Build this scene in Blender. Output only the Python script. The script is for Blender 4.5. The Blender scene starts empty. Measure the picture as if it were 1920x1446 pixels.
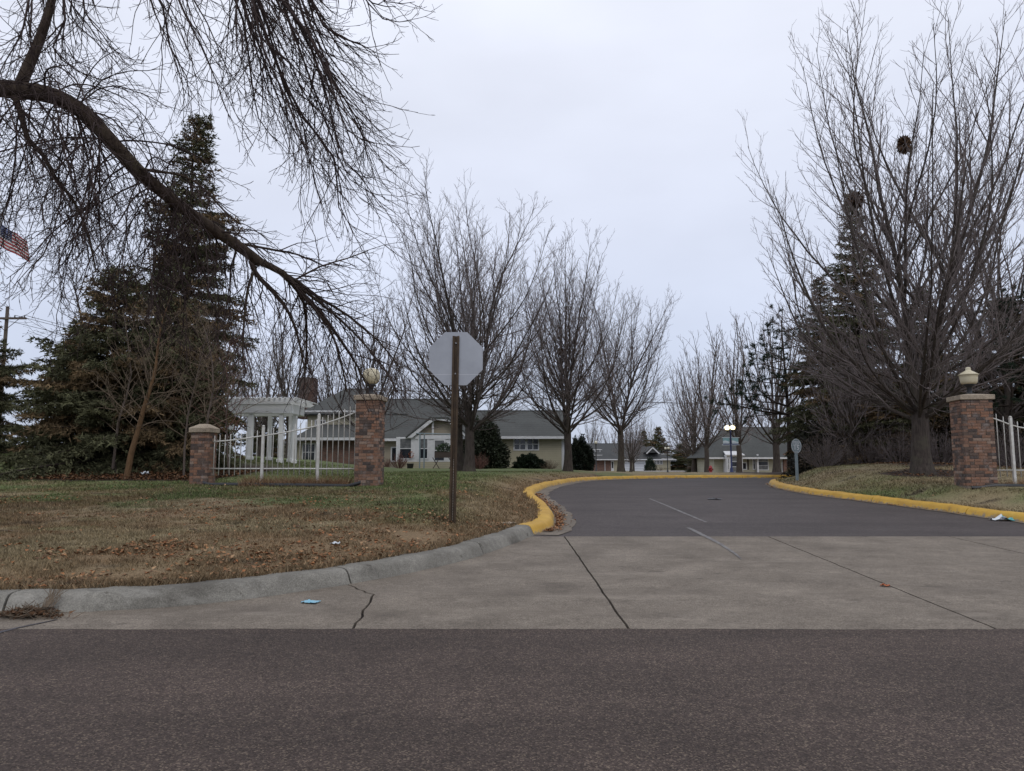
import bpy, math, random
import numpy as np
from mathutils import Vector, Matrix

# ------------------------------------------------------------------ camera, sky, sun, exposure
F = 1350.0; PITCH = math.radians(6.13); CAM_H = 1.25
scn = bpy.context.scene
col = scn.collection
cam_d = bpy.data.cameras.new('camera'); cam = bpy.data.objects.new('camera', cam_d); col.objects.link(cam)
cam.location = (0, 0, CAM_H); cam.rotation_euler = (math.pi / 2 + PITCH, 0, 0)
cam_d.sensor_width = 36; cam_d.lens = 36 * F / 1920; cam_d.clip_start = 0.05; cam_d.clip_end = 3000
scn.camera = cam

SUN_EL, SUN_ROT = math.radians(48), math.radians(200)
world = bpy.data.worlds.new('World'); scn.world = world; world.use_nodes = True
wn = world.node_tree; wn.nodes.clear()
def wnode(t, **k):
    n = wn.nodes.new(t)
    for a, b in k.items(): setattr(n, a, b)
    return n
wl = wn.links.new
sky = wnode('ShaderNodeTexSky', sky_type='NISHITA'); sky.sun_disc = False
sky.sun_elevation = SUN_EL; sky.sun_rotation = SUN_ROT
mul = wnode('ShaderNodeMixRGB', blend_type='MULTIPLY'); mul.inputs[0].default_value = 1
mul.inputs[2].default_value = (.1, .1, .1, 1); wl(sky.outputs[0], mul.inputs[1])
tc = wnode('ShaderNodeTexCoord'); sep = wnode('ShaderNodeSeparateXYZ'); wl(tc.outputs['Generated'], sep.inputs[0])
ramp = wnode('ShaderNodeValToRGB'); wl(sep.outputs[2], ramp.inputs[0])
cr = ramp.color_ramp
cr.elements[0].position = 0.0; cr.elements[0].color = (.52, .58, .72, 1)
cr.elements[1].position = 1.0; cr.elements[1].color = (.86, .88, .95, 1)
for p_, c_ in ((.16, (.60, .655, .80, 1)), (.32, (.705, .75, .885, 1)), (.52, (.80, .835, .95, 1))):
    e = cr.elements.new(p_); e.color = c_
mp = wnode('ShaderNodeMapping'); mp.inputs['Scale'].default_value = (1.2, 1.2, 3.0); wl(tc.outputs['Generated'], mp.inputs[0])
nz = wnode('ShaderNodeTexNoise'); nz.inputs['Scale'].default_value = 1.6; nz.inputs['Detail'].default_value = 6
nz.inputs['Roughness'].default_value = .45; wl(mp.outputs[0], nz.inputs[0])
cl = wnode('ShaderNodeMapRange'); cl.inputs[1].default_value = .3; cl.inputs[2].default_value = .7
cl.inputs[3].default_value = .99; cl.inputs[4].default_value = 1.24; wl(nz.outputs[0], cl.inputs[0])
vm = wnode('ShaderNodeVectorMath', operation='SCALE'); wl(ramp.outputs[0], vm.inputs[0]); wl(cl.outputs[0], vm.inputs['Scale'])
mx = wnode('ShaderNodeMixRGB'); mx.inputs[0].default_value = .93; wl(mul.outputs[0], mx.inputs[1]); wl(vm.outputs[0], mx.inputs[2])
bg = wnode('ShaderNodeBackground'); bg.inputs[1].default_value = 1.0; wl(mx.outputs[0], bg.inputs[0])
wo = wnode('ShaderNodeOutputWorld'); wl(bg.outputs[0], wo.inputs[0])

sd = bpy.data.lights.new('sun', 'SUN'); sd.energy = .6; sd.angle = math.radians(25); sd.color = (1, .96, .9)
sun = bpy.data.objects.new('sun', sd); col.objects.link(sun)
sun.rotation_euler = (math.pi / 2 - SUN_EL, 0, math.radians(20))
scn.view_settings.view_transform = 'Standard'; scn.view_settings.look = 'None'
scn.view_settings.gamma = 1; scn.view_settings.exposure = 0
scn.cycles.max_bounces = 5; scn.cycles.diffuse_bounces = 3; scn.cycles.glossy_bounces = 2
scn.cycles.transparent_max_bounces = 4; scn.cycles.transmission_bounces = 2
try:
    scn.cycles.use_denoising = True; scn.cycles.denoiser = 'OPENIMAGEDENOISE'; scn.cycles.denoising_input_passes = 'RGB_ALBEDO_NORMAL'; scn.cycles.denoising_prefilter = 'ACCURATE'
except Exception: pass

# ------------------------------------------------------------------ helpers: pixels to places
cp, sp = math.cos(PITCH), math.sin(PITCH)
def Z(py, d):
    v = (723 - py) / F; t = d / (cp - v * sp); return CAM_H + t * (sp + v * cp)
def X(px, py, d):
    v = (723 - py) / F; return (px - 960) / F * d / (cp - v * sp)
def at(px, py, d): return Vector((X(px, py, d), d, Z(py, d)))

def smooth(t):
    t = np.clip(t, 0, 1); return t * t * (3 - 2 * t)
RY = [-80, 5.6, 11.8, 13, 15, 17, 20, 23, 26, 31, 37, 60]
RZ = [0, 0, .075, .10, .155, .22, .31, .37, .42, .47, .48, .48]
def roadz(y): return np.interp(y, RY, RZ)
APRON = .075 / 6.2

def catmull(P, step=.3):
    P = [np.array(p, float) for p in P]; out = []
    for i in range(len(P) - 1):
        a = P[max(i - 1, 0)]; b = P[i]; c = P[i + 1]; d = P[min(i + 2, len(P) - 1)]
        L = np.linalg.norm(c - b)
        if L > 12: n = 2; a = b; d = c
        else: n = max(2, int(L / step))
        for k in range(n):
            t = k / n
            if L > 12: out.append(b + (c - b) * t)
            else: out.append(.5 * ((2 * b) + (c - a) * t + (2 * a - 5 * b + 4 * c - d) * t * t + (3 * b - a - 3 * c + d) * t ** 3))
    out.append(P[-1]); return np.array(out)
KL = catmull([(-250, 6.0), (-30, 6.0), (-10, 6.0), (-6, 6.0), (-4.19, 6.07), (-3.03, 6.36), (-2.4, 6.72), (-1.64, 7.5), (-1.1, 8.2), (-.58, 9.15),
              (-.22, 10.05), (.38, 11.95), (.72, 13.0), (.86, 14.84), (.82, 17.0), (.67, 19.3), (.66, 20.8), (.87, 22.85), (1.55, 26.3), (3.3, 31.6),
              (5.7, 34.6), (8.6, 36.2), (12, 36.9), (20, 37.1), (32, 37.2), (60, 37.3), (250, 37.5)])
KR = catmull([(250, 31.6), (60, 31.5), (32, 31.4), (22, 31.3), (15, 31.2), (12.2, 30.9), (10.6, 29.6), (9.4, 26.5), (8.85, 23.8), (8.65, 21.0), (8.95, 18.7), (9.32, 16.65),
              (9.55, 14.9), (9.75, 13.4), (10.3, 11.5), (11.4, 9.6), (13.2, 7.8), (15.5, 6.5), (18.5, 6.02), (24, 6.0), (34, 6.0), (250, 6.0)])
PAVED = np.vstack([[(-250, -80)], KL, KR, [(250, -80)]])
def inside(x, y):
    r = np.zeros(x.shape, bool); n = len(PAVED); j = n - 1
    for i in range(n):
        xi, yi = PAVED[i]; xj, yj = PAVED[j]
        if yi != yj:
            r ^= ((yi > y) != (yj > y)) & (x < (xj - xi) * (y - yi) / (yj - yi) + xi)
        j = i
    return r
def kerb_dist(x, y):
    best = np.full(x.shape, 1e9)
    for K in (KL, KR):
        for i in range(len(K) - 1):
            ax, ay = K[i]; bx, by = K[i + 1]; dx, dy = bx - ax, by - ay
            t = np.clip(((x - ax) * dx + (y - ay) * dy) / (dx * dx + dy * dy), 0, 1)
            best = np.minimum(best, (x - ax - t * dx) ** 2 + (y - ay - t * dy) ** 2)
    return np.sqrt(best)
def terrain(x, y):
    P = np.interp(y, [-80, 6, 8, 10.3, 13, 17.3, 22, 30, 60, 100, 300, 800], [.1, .2, .27, .34, .47, .70, .78, .85, .85, .3, -1, -6])
    D = np.interp(y, [-80, 30, 38, 46, 60, 65, 86, 150, 300, 800], [.66, .75, .68, .66, .33, .18, 0, -.4, -1.5, -6])
    w = smooth((x - 1) / 7) * smooth((y - 30) / 8)
    z = P * (1 - w) + D * w
    r = np.maximum(0, -x - 6)
    z = z + 1.3 * (1 - np.exp(-r / 9)) * smooth((y - 16) / 13) * (1 - smooth((y - 38) / 14))
    z = z + .42 * np.exp(-((x - 14.5) / 4.2) ** 2 - ((y - 26) / 4.5) ** 2)
    return z
def surf(x, y, under=False):
    x = np.atleast_1d(np.asarray(x, float)); y = np.atleast_1d(np.asarray(y, float)); x, y = np.broadcast_arrays(x, y)
    ins = inside(x, y); d = kerb_dist(x, y)
    s = smooth((d - .3) / 1.7)
    z = (roadz(y) + .135) * (1 - s) + terrain(x, y) * s
    if under: return np.where(ins | (d < .17), roadz(y) - .14, z), np.where(ins, -d, d)
    return np.where(ins, roadz(y), z)
def sz(x, y): return float(surf(x, y)[0])
def G(px, py):
    u = (px - 960) / F; v = (723 - py) / F; dy = cp - v * sp; dz = sp + v * cp
    t = np.concatenate([np.linspace(2, 40, 1500), np.linspace(40, 200, 1000)])
    zz = CAM_H + dz * t; i = int(np.argmax(zz <= surf(u * t, dy * t)))
    return Vector((u * t[i], dy * t[i], zz[i]))
def ground_at(px, d, py=880):
    x = X(px, py, d); return Vector((x, d, sz(x, d)))

def hash2(i, j, s):
    h = np.sin(i * 127.1 + j * 311.7 + s * 74.7) * 43758.5453; return h - np.floor(h)
def vnoise(x, y, sc, s=0):
    x = x / sc; y = y / sc; i = np.floor(x); j = np.floor(y); fx = smooth(x - i); fy = smooth(y - j)
    a = hash2(i, j, s); b = hash2(i + 1, j, s); c = hash2(i, j + 1, s); d = hash2(i + 1, j + 1, s)
    return (a * (1 - fx) + b * fx) * (1 - fy) + (c * (1 - fx) + d * fx) * fy
def fbm(x, y, sc, s=0): return .5 * vnoise(x, y, sc, s) + .3 * vnoise(x, y, sc * .43, s + 1) + .2 * vnoise(x, y, sc * .19, s + 2)
def mulch(x, y):      # leaf litter bed under the spruces
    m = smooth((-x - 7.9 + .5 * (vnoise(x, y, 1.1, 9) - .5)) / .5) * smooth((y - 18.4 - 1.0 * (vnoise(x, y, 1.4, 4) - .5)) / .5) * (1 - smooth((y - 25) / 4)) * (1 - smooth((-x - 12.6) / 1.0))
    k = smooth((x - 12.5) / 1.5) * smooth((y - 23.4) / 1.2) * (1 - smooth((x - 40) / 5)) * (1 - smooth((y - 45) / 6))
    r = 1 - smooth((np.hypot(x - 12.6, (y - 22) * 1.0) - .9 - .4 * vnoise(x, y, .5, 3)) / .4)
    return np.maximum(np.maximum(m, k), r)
def lawn_colour(x, y):
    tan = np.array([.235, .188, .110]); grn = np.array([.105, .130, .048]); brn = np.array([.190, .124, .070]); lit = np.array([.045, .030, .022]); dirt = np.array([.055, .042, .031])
    left = x < 4
    g = np.where(left, (y - 11.8) / 6.5 + .1 + (fbm(x, y, 1.5, 1) - .5) * 2.6, .30 + (fbm(x, y, 3.1, 5) - .5) * 1.8)
    g = smooth(np.clip(g, 0, .9))
    k = kerb_dist(x, y)
    g = g * np.where(left, smooth((k - .2) / 2.2), 1)
    b = smooth((fbm(x, y, 1.3, 21) - .42) * 4) * .75 * np.where(left, 1 - smooth((y - 14.5) / 5), .35)
    b = np.maximum(b, np.where(left, .75 * (1 - smooth((k - .5) / 1.6)), 0))
    c = tan + (grn - tan) * g[..., None]
    c = c + (brn - c) * b[..., None]
    dm = smooth((fbm(x * .55, y * 1.5, .55, 33) - .68) * 9) * .75
    c = c + (dirt - c) * dm[..., None]
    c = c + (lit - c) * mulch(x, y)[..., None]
    return c

# ------------------------------------------------------------------ helpers: materials
MATS = {}
def new_mat(name):
    m = bpy.data.materials.new(name); m.use_nodes = True; MATS[name] = m
    nt = m.node_tree; b = nt.nodes['Principled BSDF']; return m, nt, b
def N(nt, t, **k):
    n = nt.nodes.new(t)
    for a, v in k.items():
        if a.startswith('i_'): n.inputs[int(a[2:]) if a[2:].isdigit() else a[2:]].default_value = v
        else: setattr(n, a, v)
    return n
def noise_ramp(nt, vec, scale, stops, detail=5, rough=.6):
    n = N(nt, 'ShaderNodeTexNoise'); n.inputs['Scale'].default_value = scale; n.inputs['Detail'].default_value = detail; n.inputs['Roughness'].default_value = rough
    if vec is not None: nt.links.new(vec, n.inputs['Vector'])
    r = N(nt, 'ShaderNodeValToRGB'); nt.links.new(n.outputs[0], r.inputs[0])
    els = r.color_ramp.elements
    els[0].position, els[0].color = stops[0][0], (*stops[0][1], 1)
    els[1].position, els[1].color = stops[-1][0], (*stops[-1][1], 1)
    for p_, c_ in stops[1:-1]:
        e = els.new(p_); e.color = (*c_, 1)
    return n, r
def worldpos(nt):
    g = N(nt, 'ShaderNodeNewGeometry'); return g.outputs['Position']
def mixc(nt, fac, a, b, mode='MIX'):
    m = N(nt, 'ShaderNodeMixRGB', blend_type=mode)
    for s, i in ((fac, 0), (a, 1), (b, 2)):
        if hasattr(s, 'links'): nt.links.new(s, m.inputs[i])
        elif isinstance(s, (int, float)): m.inputs[i].default_value = s if i == 0 else (s, s, s, 1)
        else: m.inputs[i].default_value = (*s, 1)
    return m.outputs[0]
def bump(nt, b, h, strength, dist=.02):
    n = N(nt, 'ShaderNodeBump'); n.inputs['Strength'].default_value = strength; n.inputs['Distance'].default_value = dist
    nt.links.new(h, n.inputs['Height']); nt.links.new(n.outputs[0], b.inputs['Normal'])
def mat(name, c1, c2=None, scale=8, rough=.7, bmp=0, bscale=None, metallic=0, spec=None, stretch=None, bdist=.01):
    if name in MATS: return MATS[name]
    m, nt, b = new_mat(name); c2 = c2 or tuple(x * .75 for x in c1)
    pos = worldpos(nt)
    if stretch:
        mp_ = N(nt, 'ShaderNodeMapping'); mp_.inputs['Scale'].default_value = stretch; nt.links.new(pos, mp_.inputs[0]); pos = mp_.outputs[0]
    n, r = noise_ramp(nt, pos, scale, [(.3, c2), (.7, c1)])
    nt.links.new(r.outputs[0], b.inputs['Base Color']); b.inputs['Roughness'].default_value = rough; b.inputs['Metallic'].default_value = metallic
    if spec is not None: b.inputs['Specular IOR Level'].default_value = spec
    if bmp:
        n2 = N(nt, 'ShaderNodeTexNoise'); n2.inputs['Scale'].default_value = bscale or scale * 4; n2.inputs['Detail'].default_value = 4; nt.links.new(pos, n2.inputs['Vector'])
        bump(nt, b, n2.outputs[0], bmp, bdist)
    return m
def attr_mat(name, rough=.85, nscale=0, amt=.3, spec=.2):
    m, nt, b = new_mat(name); a = N(nt, 'ShaderNodeAttribute', attribute_name='Col'); c = a.outputs['Color']
    if nscale:
        n, r = noise_ramp(nt, worldpos(nt), nscale, [(.3, (1 - amt,) * 3), (.7, (1 + amt,) * 3)])
        c = mixc(nt, 1.0, c, r.outputs[0], 'MULTIPLY')
    nt.links.new(c, b.inputs['Base Color']); b.inputs['Roughness'].default_value = rough; b.inputs['Specular IOR Level'].default_value = spec
    return m
def emit_mat(name, c, s):
    m, nt, b = new_mat(name); b.inputs['Base Color'].default_value = (*c, 1); b.inputs['Emission Color'].default_value = (*c, 1); b.inputs['Emission Strength'].default_value = s
    return m

def asphalt(name, dark, mid, light, big, streak, bs=.5, smudge=.25, scale=105):
    m, nt, b = new_mat(name); pos = worldpos(nt)
    v = N(nt, 'ShaderNodeTexVoronoi', feature='F1'); v.inputs['Scale'].default_value = scale; nt.links.new(pos, v.inputs['Vector'])
    sepc = N(nt, 'ShaderNodeSeparateColor'); nt.links.new(v.outputs['Color'], sepc.inputs[0])
    r = N(nt, 'ShaderNodeValToRGB'); nt.links.new(sepc.outputs[0], r.inputs[0]); e = r.color_ramp.elements
    e[0].position, e[0].color = .0, (*dark, 1); e[1].position, e[1].color = 1, (*light, 1)
    k = e.new(.5); k.color = (*mid, 1); k = e.new(.80); k.color = (*[q * 1.3 for q in mid], 1)
    n1, r1 = noise_ramp(nt, pos, .9, [(.3, (1 - big,) * 3), (.7, (1 + big,) * 3)], 8, .62)
    c = mixc(nt, 1, r.outputs[0], r1.outputs[0], 'MULTIPLY')
    n7, r7 = noise_ramp(nt, pos, 14, [(.3, (.82,) * 3), (.7, (1.16,) * 3)], 4)
    c = mixc(nt, 1, c, r7.outputs[0], 'MULTIPLY')
    mp_ = N(nt, 'ShaderNodeMapping'); mp_.inputs['Scale'].default_value = streak; nt.links.new(pos, mp_.inputs[0])
    n2, r2 = noise_ramp(nt, mp_.outputs[0], 1.0, [(.35, (.84,) * 3), (.65, (1.13,) * 3)], 5)
    c = mixc(nt, 1, c, r2.outputs[0], 'MULTIPLY')
    mp2 = N(nt, 'ShaderNodeMapping'); mp2.inputs['Scale'].default_value = (.35, 1.6, 1); mp2.inputs['Location'].default_value = (3.1, 7.7, 0); nt.links.new(pos, mp2.inputs[0])
    n8, r8 = noise_ramp(nt, mp2.outputs[0], 1.9, [(.60, (0,) * 3), (.74, (1,) * 3)], 8, .75)
    f = N(nt, 'ShaderNodeMath', operation='MULTIPLY'); nt.links.new(r8.outputs[0], f.inputs[0]); f.inputs[1].default_value = smudge
    c = mixc(nt, f.outputs[0], c, tuple(q * 2.0 for q in mid))
    mp3 = N(nt, 'ShaderNodeMapping'); mp3.inputs['Location'].default_value = (13.1, 2.7, 0); nt.links.new(pos, mp3.inputs[0])
    n9, r9 = noise_ramp(nt, mp3.outputs[0], 1.2, [(.62, (0,) * 3), (.70, (1,) * 3)], 6, .6)
    f2 = N(nt, 'ShaderNodeMath', operation='MULTIPLY'); nt.links.new(r9.outputs[0], f2.inputs[0]); f2.inputs[1].default_value = .35
    c = mixc(nt, f2.outputs[0], c, tuple(q * .6 for q in mid))
    nt.links.new(c, b.inputs['Base Color']); b.inputs['Roughness'].default_value = .8; b.inputs['Specular IOR Level'].default_value = .28
    bump(nt, b, v.outputs['Distance'], bs, .006); return m
asphalt('street_asphalt', (.032, .0226, .0187), (.063, .0455, .0378), (.175, .135, .10), .18, (.25, 1.6, 1), .5, .16, 125)
asphalt('drive_asphalt', (.050, .0415, .040), (.067, .0560, .0535), (.115, .098, .092), .14, (.12, .9, 1), .2, .35, 105)

def concrete(name, c, c2, stain, k=1.0, sp_=.0, pale=None):
    m, nt, b = new_mat(name); pos = worldpos(nt)
    n, r = noise_ramp(nt, pos, 1.5, [(.25, c2), (.55, c), (.8, tuple(q * 1.2 for q in c))], 9, .68)
    n3, r3 = noise_ramp(nt, pos, 95, [(.32, (.62 + .3 * sp_,) * 3), (.5, (1,) * 3), (.66, (1.45 - .36 * sp_,) * 3)], 2, .5)
    col_ = mixc(nt, 1, r.outputs[0], r3.outputs[0], 'MULTIPLY')
    n5, r5 = noise_ramp(nt, pos, 16, [(.3, (.80,) * 3), (.7, (1.18,) * 3)], 5, .7)
    col_ = mixc(nt, 1, col_, r5.outputs[0], 'MULTIPLY')
    mp_ = N(nt, 'ShaderNodeMapping'); mp_.inputs['Scale'].default_value = (.55, 1.0, 1); mp_.inputs['Rotation'].default_value = (0, 0, .5); nt.links.new(pos, mp_.inputs[0])
    for sc, lo, hi, am in ((1.3, .50, .66, .30), (5.5, .60, .68, .5)):
        n4, r4 = noise_ramp(nt, mp_.outputs[0], sc, [(lo, (0,) * 3), (hi, (1,) * 3)], 7, .72)
        f = N(nt, 'ShaderNodeMath', operation='MULTIPLY'); nt.links.new(r4.outputs[0], f.inputs[0]); f.inputs[1].default_value = am * k
        col_ = mixc(nt, f.outputs[0], col_, stain)
    if name == 'apron_concrete':      # tyre wear sweeping in and out of the entrance
        for cx, cy in ((-6.5, 15.0), (17.5, 15.5)):
            vs = N(nt, 'ShaderNodeVectorMath', operation='DISTANCE'); nt.links.new(pos, vs.inputs[0]); vs.inputs[1].default_value = (cx, cy, 0)
            nw = N(nt, 'ShaderNodeTexNoise', noise_dimensions='1D'); nw.inputs['Scale'].default_value = 1.6; nw.inputs['Detail'].default_value = 5; nt.links.new(vs.outputs['Value'], nw.inputs['W'])
            rw = N(nt, 'ShaderNodeValToRGB'); nt.links.new(nw.outputs[0], rw.inputs[0]); e = rw.color_ramp.elements; e[0].position, e[0].color = .36, (.93, .925, .92, 1); e[1].position, e[1].color = .64, (1.05, 1.05, 1.05, 1)
            col_ = mixc(nt, 1, col_, rw.outputs[0], 'MULTIPLY')
    if pale:
        mp5 = N(nt, 'ShaderNodeMapping'); mp5.inputs['Scale'].default_value = (.5, 1.3, 1.3); mp5.inputs['Rotation'].default_value = (0, 0, .75); mp5.inputs['Location'].default_value = (4.1, 8.3, 1); nt.links.new(pos, mp5.inputs[0])
        for sc, lo, hi, am in ((1.7, .55, .66, .45), (9, .62, .70, .5)):
            n4, r4 = noise_ramp(nt, mp5.outputs[0], sc, [(lo, (0,) * 3), (hi, (1,) * 3)], 8, .75)
            f = N(nt, 'ShaderNodeMath', operation='MULTIPLY'); nt.links.new(r4.outputs[0], f.inputs[0]); f.inputs[1].default_value = am
            col_ = mixc(nt, f.outputs[0], col_, pale)
    mp2 = N(nt, 'ShaderNodeMapping'); mp2.inputs['Scale'].default_value = (.5, 3.0, 1); mp2.inputs['Rotation'].default_value = (0, 0, -.12); nt.links.new(pos, mp2.inputs[0])
    n6, r6 = noise_ramp(nt, mp2.outputs[0], 1.1, [(.35, (.94,) * 3), (.65, (1.06,) * 3)], 6, .65)
    col_ = mixc(nt, 1, col_, r6.outputs[0], 'MULTIPLY')
    nt.links.new(col_, b.inputs['Base Color']); b.inputs['Roughness'].default_value = .85; b.inputs['Specular IOR Level'].default_value = .3
    bump(nt, b, n3.outputs[0], .35, .004); return m
concrete('apron_concrete', (.188, .159, .127), (.134, .112, .089), (.078, .063, .051), 1.25, .0, (.28, .24, .195))
concrete('kerb_concrete', (.205, .193, .166), (.118, .110, .094), (.066, .058, .048), 1.8, .45, (.34, .325, .29))
concrete('cap_stone', (.34, .28, .21), (.22, .175, .13), (.12, .10, .08))
concrete('path_concrete', (.36, .34, .31), (.30, .28, .26), (.25, .23, .21))

def painted_kerb():
    m, nt, b = new_mat('yellow_kerb_paint'); pos = worldpos(nt)
    n, r = noise_ramp(nt, pos, 2.5, [(.3, (.42, .235, .028)), (.6, (.55, .325, .040)), (.8, (.60, .39, .075))], 7, .65)
    a = N(nt, 'ShaderNodeAttribute', attribute_name='Col'); sh = N(nt, 'ShaderNodeSeparateColor'); nt.links.new(a.outputs['Color'], sh.inputs[0])   # red: height on the kerb face, 0 at the gutter
    c = r.outputs[0]
    for sc, thr, gain, colr, am in ((7, .60, .30, (.19, .175, .15), .85), (26, .62, .22, (.17, .155, .13), .8), (3.2, .58, .16, (.20, .125, .04), .55)):
        n2 = N(nt, 'ShaderNodeTexNoise'); n2.inputs['Scale'].default_value = sc; n2.inputs['Detail'].default_value = 7; n2.inputs['Roughness'].default_value = .72; nt.links.new(pos, n2.inputs['Vector'])
        w = N(nt, 'ShaderNodeMath', operation='MULTIPLY'); nt.links.new(sh.outputs[0], w.inputs[0]); w.inputs[1].default_value = -gain
        w2 = N(nt, 'ShaderNodeMath', operation='ADD'); nt.links.new(w.outputs[0], w2.inputs[0]); w2.inputs[1].default_value = gain * .62
        ad = N(nt, 'ShaderNodeMath', operation='ADD'); nt.links.new(n2.outputs[0], ad.inputs[0]); nt.links.new(w2.outputs[0], ad.inputs[1])
        mr = N(nt, 'ShaderNodeMapRange'); nt.links.new(ad.outputs[0], mr.inputs[0]); mr.inputs[1].default_value = thr; mr.inputs[2].default_value = thr + .07; mr.inputs[4].default_value = am
        c = mixc(nt, mr.outputs[0], c, colr)
    nt.links.new(c, b.inputs['Base Color']); b.inputs['Roughness'].default_value = .65
    n3 = N(nt, 'ShaderNodeTexNoise'); n3.inputs['Scale'].default_value = 30; nt.links.new(pos, n3.inputs['Vector']); bump(nt, b, n3.outputs[0], .3, .008)
painted_kerb()

def brick_mat():
    m, nt, b = new_mat('brick_clay'); pos = worldpos(nt)
    oi = N(nt, 'ShaderNodeObjectInfo'); r = N(nt, 'ShaderNodeValToRGB'); r.color_ramp.interpolation = 'CONSTANT'; nt.links.new(oi.outputs['Random'], r.inputs[0])
    cols = [(.215, .118, .078), (.085, .058, .048), (.235, .120, .074), (.140, .086, .064), (.072, .054, .048), (.260, .150, .100), (.170, .098, .068), (.270, .190, .145), (.110, .076, .060), (.215, .115, .074)]
    e = r.color_ramp.elements; e[0].color = (*cols[0], 1); e[1].position = .1; e[1].color = (*cols[1], 1)
    for i in range(2, 10):
        k = e.new(i / 10); k.color = (*cols[i], 1)
    n, r2 = noise_ramp(nt, pos, 28, [(.3, (.72,) * 3), (.7, (1.25,) * 3)], 6)
    c = mixc(nt, 1, r.outputs[0], r2.outputs[0], 'MULTIPLY')
    n3, r3 = noise_ramp(nt, pos, 5.0, [(.53, (0,) * 3), (.66, (1,) * 3)], 7, .8)
    f = N(nt, 'ShaderNodeMath', operation='MULTIPLY'); nt.links.new(r3.outputs[0], f.inputs[0]); f.inputs[1].default_value = .6
    c = mixc(nt, f.outputs[0], c, (.30, .26, .24))
    nt.links.new(c, b.inputs['Base Color']); b.inputs['Roughness'].default_value = .9
    bump(nt, b, n.outputs[0], .4, .006)
brick_mat()
mat('mortar', (.26, .215, .17), (.16, .13, .105), 20, .95, .4)

def wall_brick(name, a, b_, mort, sc=1.0):
    m, nt, b = new_mat(name)
    t = N(nt, 'ShaderNodeTexCoord'); mp_ = N(nt, 'ShaderNodeMapping'); mp_.inputs['Rotation'].default_value = (math.pi / 2, 0, 0)
    nt.links.new(t.outputs['Object'], mp_.inputs[0])
    br = N(nt, 'ShaderNodeTexBrick'); nt.links.new(mp_.outputs[0], br.inputs['Vector'])
    br.inputs['Color1'].default_value = (*a, 1); br.inputs['Color2'].default_value = (*b_, 1); br.inputs['Mortar'].default_value = (*mort, 1)
    br.inputs['Scale'].default_value = sc; br.inputs['Brick Width'].default_value = .21; br.inputs['Row Height'].default_value = .07; br.inputs['Mortar Size'].default_value = .008
    n, r = noise_ramp(nt, worldpos(nt), 3, [(.3, (.7,) * 3), (.7, (1.2,) * 3)])
    nt.links.new(mixc(nt, 1, br.outputs[0], r.outputs[0], 'MULTIPLY'), b.inputs['Base Color']); b.inputs['Roughness'].default_value = .9
wall_brick('house_brick', (.19, .085, .055), (.10, .055, .042), (.2, .16, .14))

def siding(name, c, lap=.14):
    m, nt, b = new_mat(name); pos = worldpos(nt)
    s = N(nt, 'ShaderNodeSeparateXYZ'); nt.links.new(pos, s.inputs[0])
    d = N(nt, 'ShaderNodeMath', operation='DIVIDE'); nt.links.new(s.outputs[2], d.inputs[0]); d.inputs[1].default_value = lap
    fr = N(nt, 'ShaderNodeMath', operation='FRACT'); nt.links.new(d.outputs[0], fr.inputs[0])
    n, r = noise_ramp(nt, pos, .9, [(.3, tuple(q * .88 for q in c)), (.7, tuple(q * 1.06 for q in c))])
    nt.links.new(r.outputs[0], b.inputs['Base Color']); b.inputs['Roughness'].default_value = .7
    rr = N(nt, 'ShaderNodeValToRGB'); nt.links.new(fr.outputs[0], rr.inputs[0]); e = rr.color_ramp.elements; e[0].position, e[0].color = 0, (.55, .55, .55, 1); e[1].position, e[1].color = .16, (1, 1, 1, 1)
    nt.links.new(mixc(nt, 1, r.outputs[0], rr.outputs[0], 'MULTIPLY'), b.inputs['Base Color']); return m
siding('cream_siding', (.43, .39, .28)); siding('tan_siding', (.36, .31, .235)); siding('pale_siding', (.40, .38, .285), .2)
def shingles(name, c):
    m, nt, b = new_mat(name); pos = worldpos(nt)
    n, r = noise_ramp(nt, pos, 9, [(.3, tuple(q * .72 for q in c)), (.7, tuple(q * 1.2 for q in c))], 5, .75)
    n2, r2 = noise_ramp(nt, pos, .6, [(.3, (.85,) * 3), (.7, (1.12,) * 3)])
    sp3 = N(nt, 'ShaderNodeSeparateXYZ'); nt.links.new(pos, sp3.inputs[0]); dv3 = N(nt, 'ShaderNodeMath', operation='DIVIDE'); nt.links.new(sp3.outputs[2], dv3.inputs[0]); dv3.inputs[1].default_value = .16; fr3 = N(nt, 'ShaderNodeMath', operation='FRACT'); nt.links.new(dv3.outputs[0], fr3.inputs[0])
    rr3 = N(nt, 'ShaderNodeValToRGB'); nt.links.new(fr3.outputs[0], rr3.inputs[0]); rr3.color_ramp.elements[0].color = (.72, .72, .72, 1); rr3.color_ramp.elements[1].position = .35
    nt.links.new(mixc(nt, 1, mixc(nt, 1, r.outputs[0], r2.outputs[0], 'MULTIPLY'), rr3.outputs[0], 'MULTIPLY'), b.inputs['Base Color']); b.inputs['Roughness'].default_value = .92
    w = N(nt, 'ShaderNodeTexWave', bands_direction='Z'); w.inputs['Scale'].default_value = 1.4; w.inputs['Distortion'].default_value = .6; nt.links.new(pos, w.inputs[0])
    return m
shingles('roof_shingle', (.068, .071, .067)); shingles('dark_shingle', (.060, .062, .062))
mat('white_trim', (.66, .66, .66), (.55, .55, .56), 3, .6)
mat('white_fence_paint', (.68, .67, .64), (.50, .48, .43), 9, .45, .15)
mat('pergola_paint', (.84, .84, .84), (.74, .73, .71), 1.5, .6)
mat('window_glass', (.030, .034, .042), (.018, .02, .026), 2, .08)
mat('curtained_glass', (.20, .20, .20), (.07, .075, .08), 3, .2)
mat('garage_door_paint', (.66, .68, .71), (.60, .62, .66), 2, .6)
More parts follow.
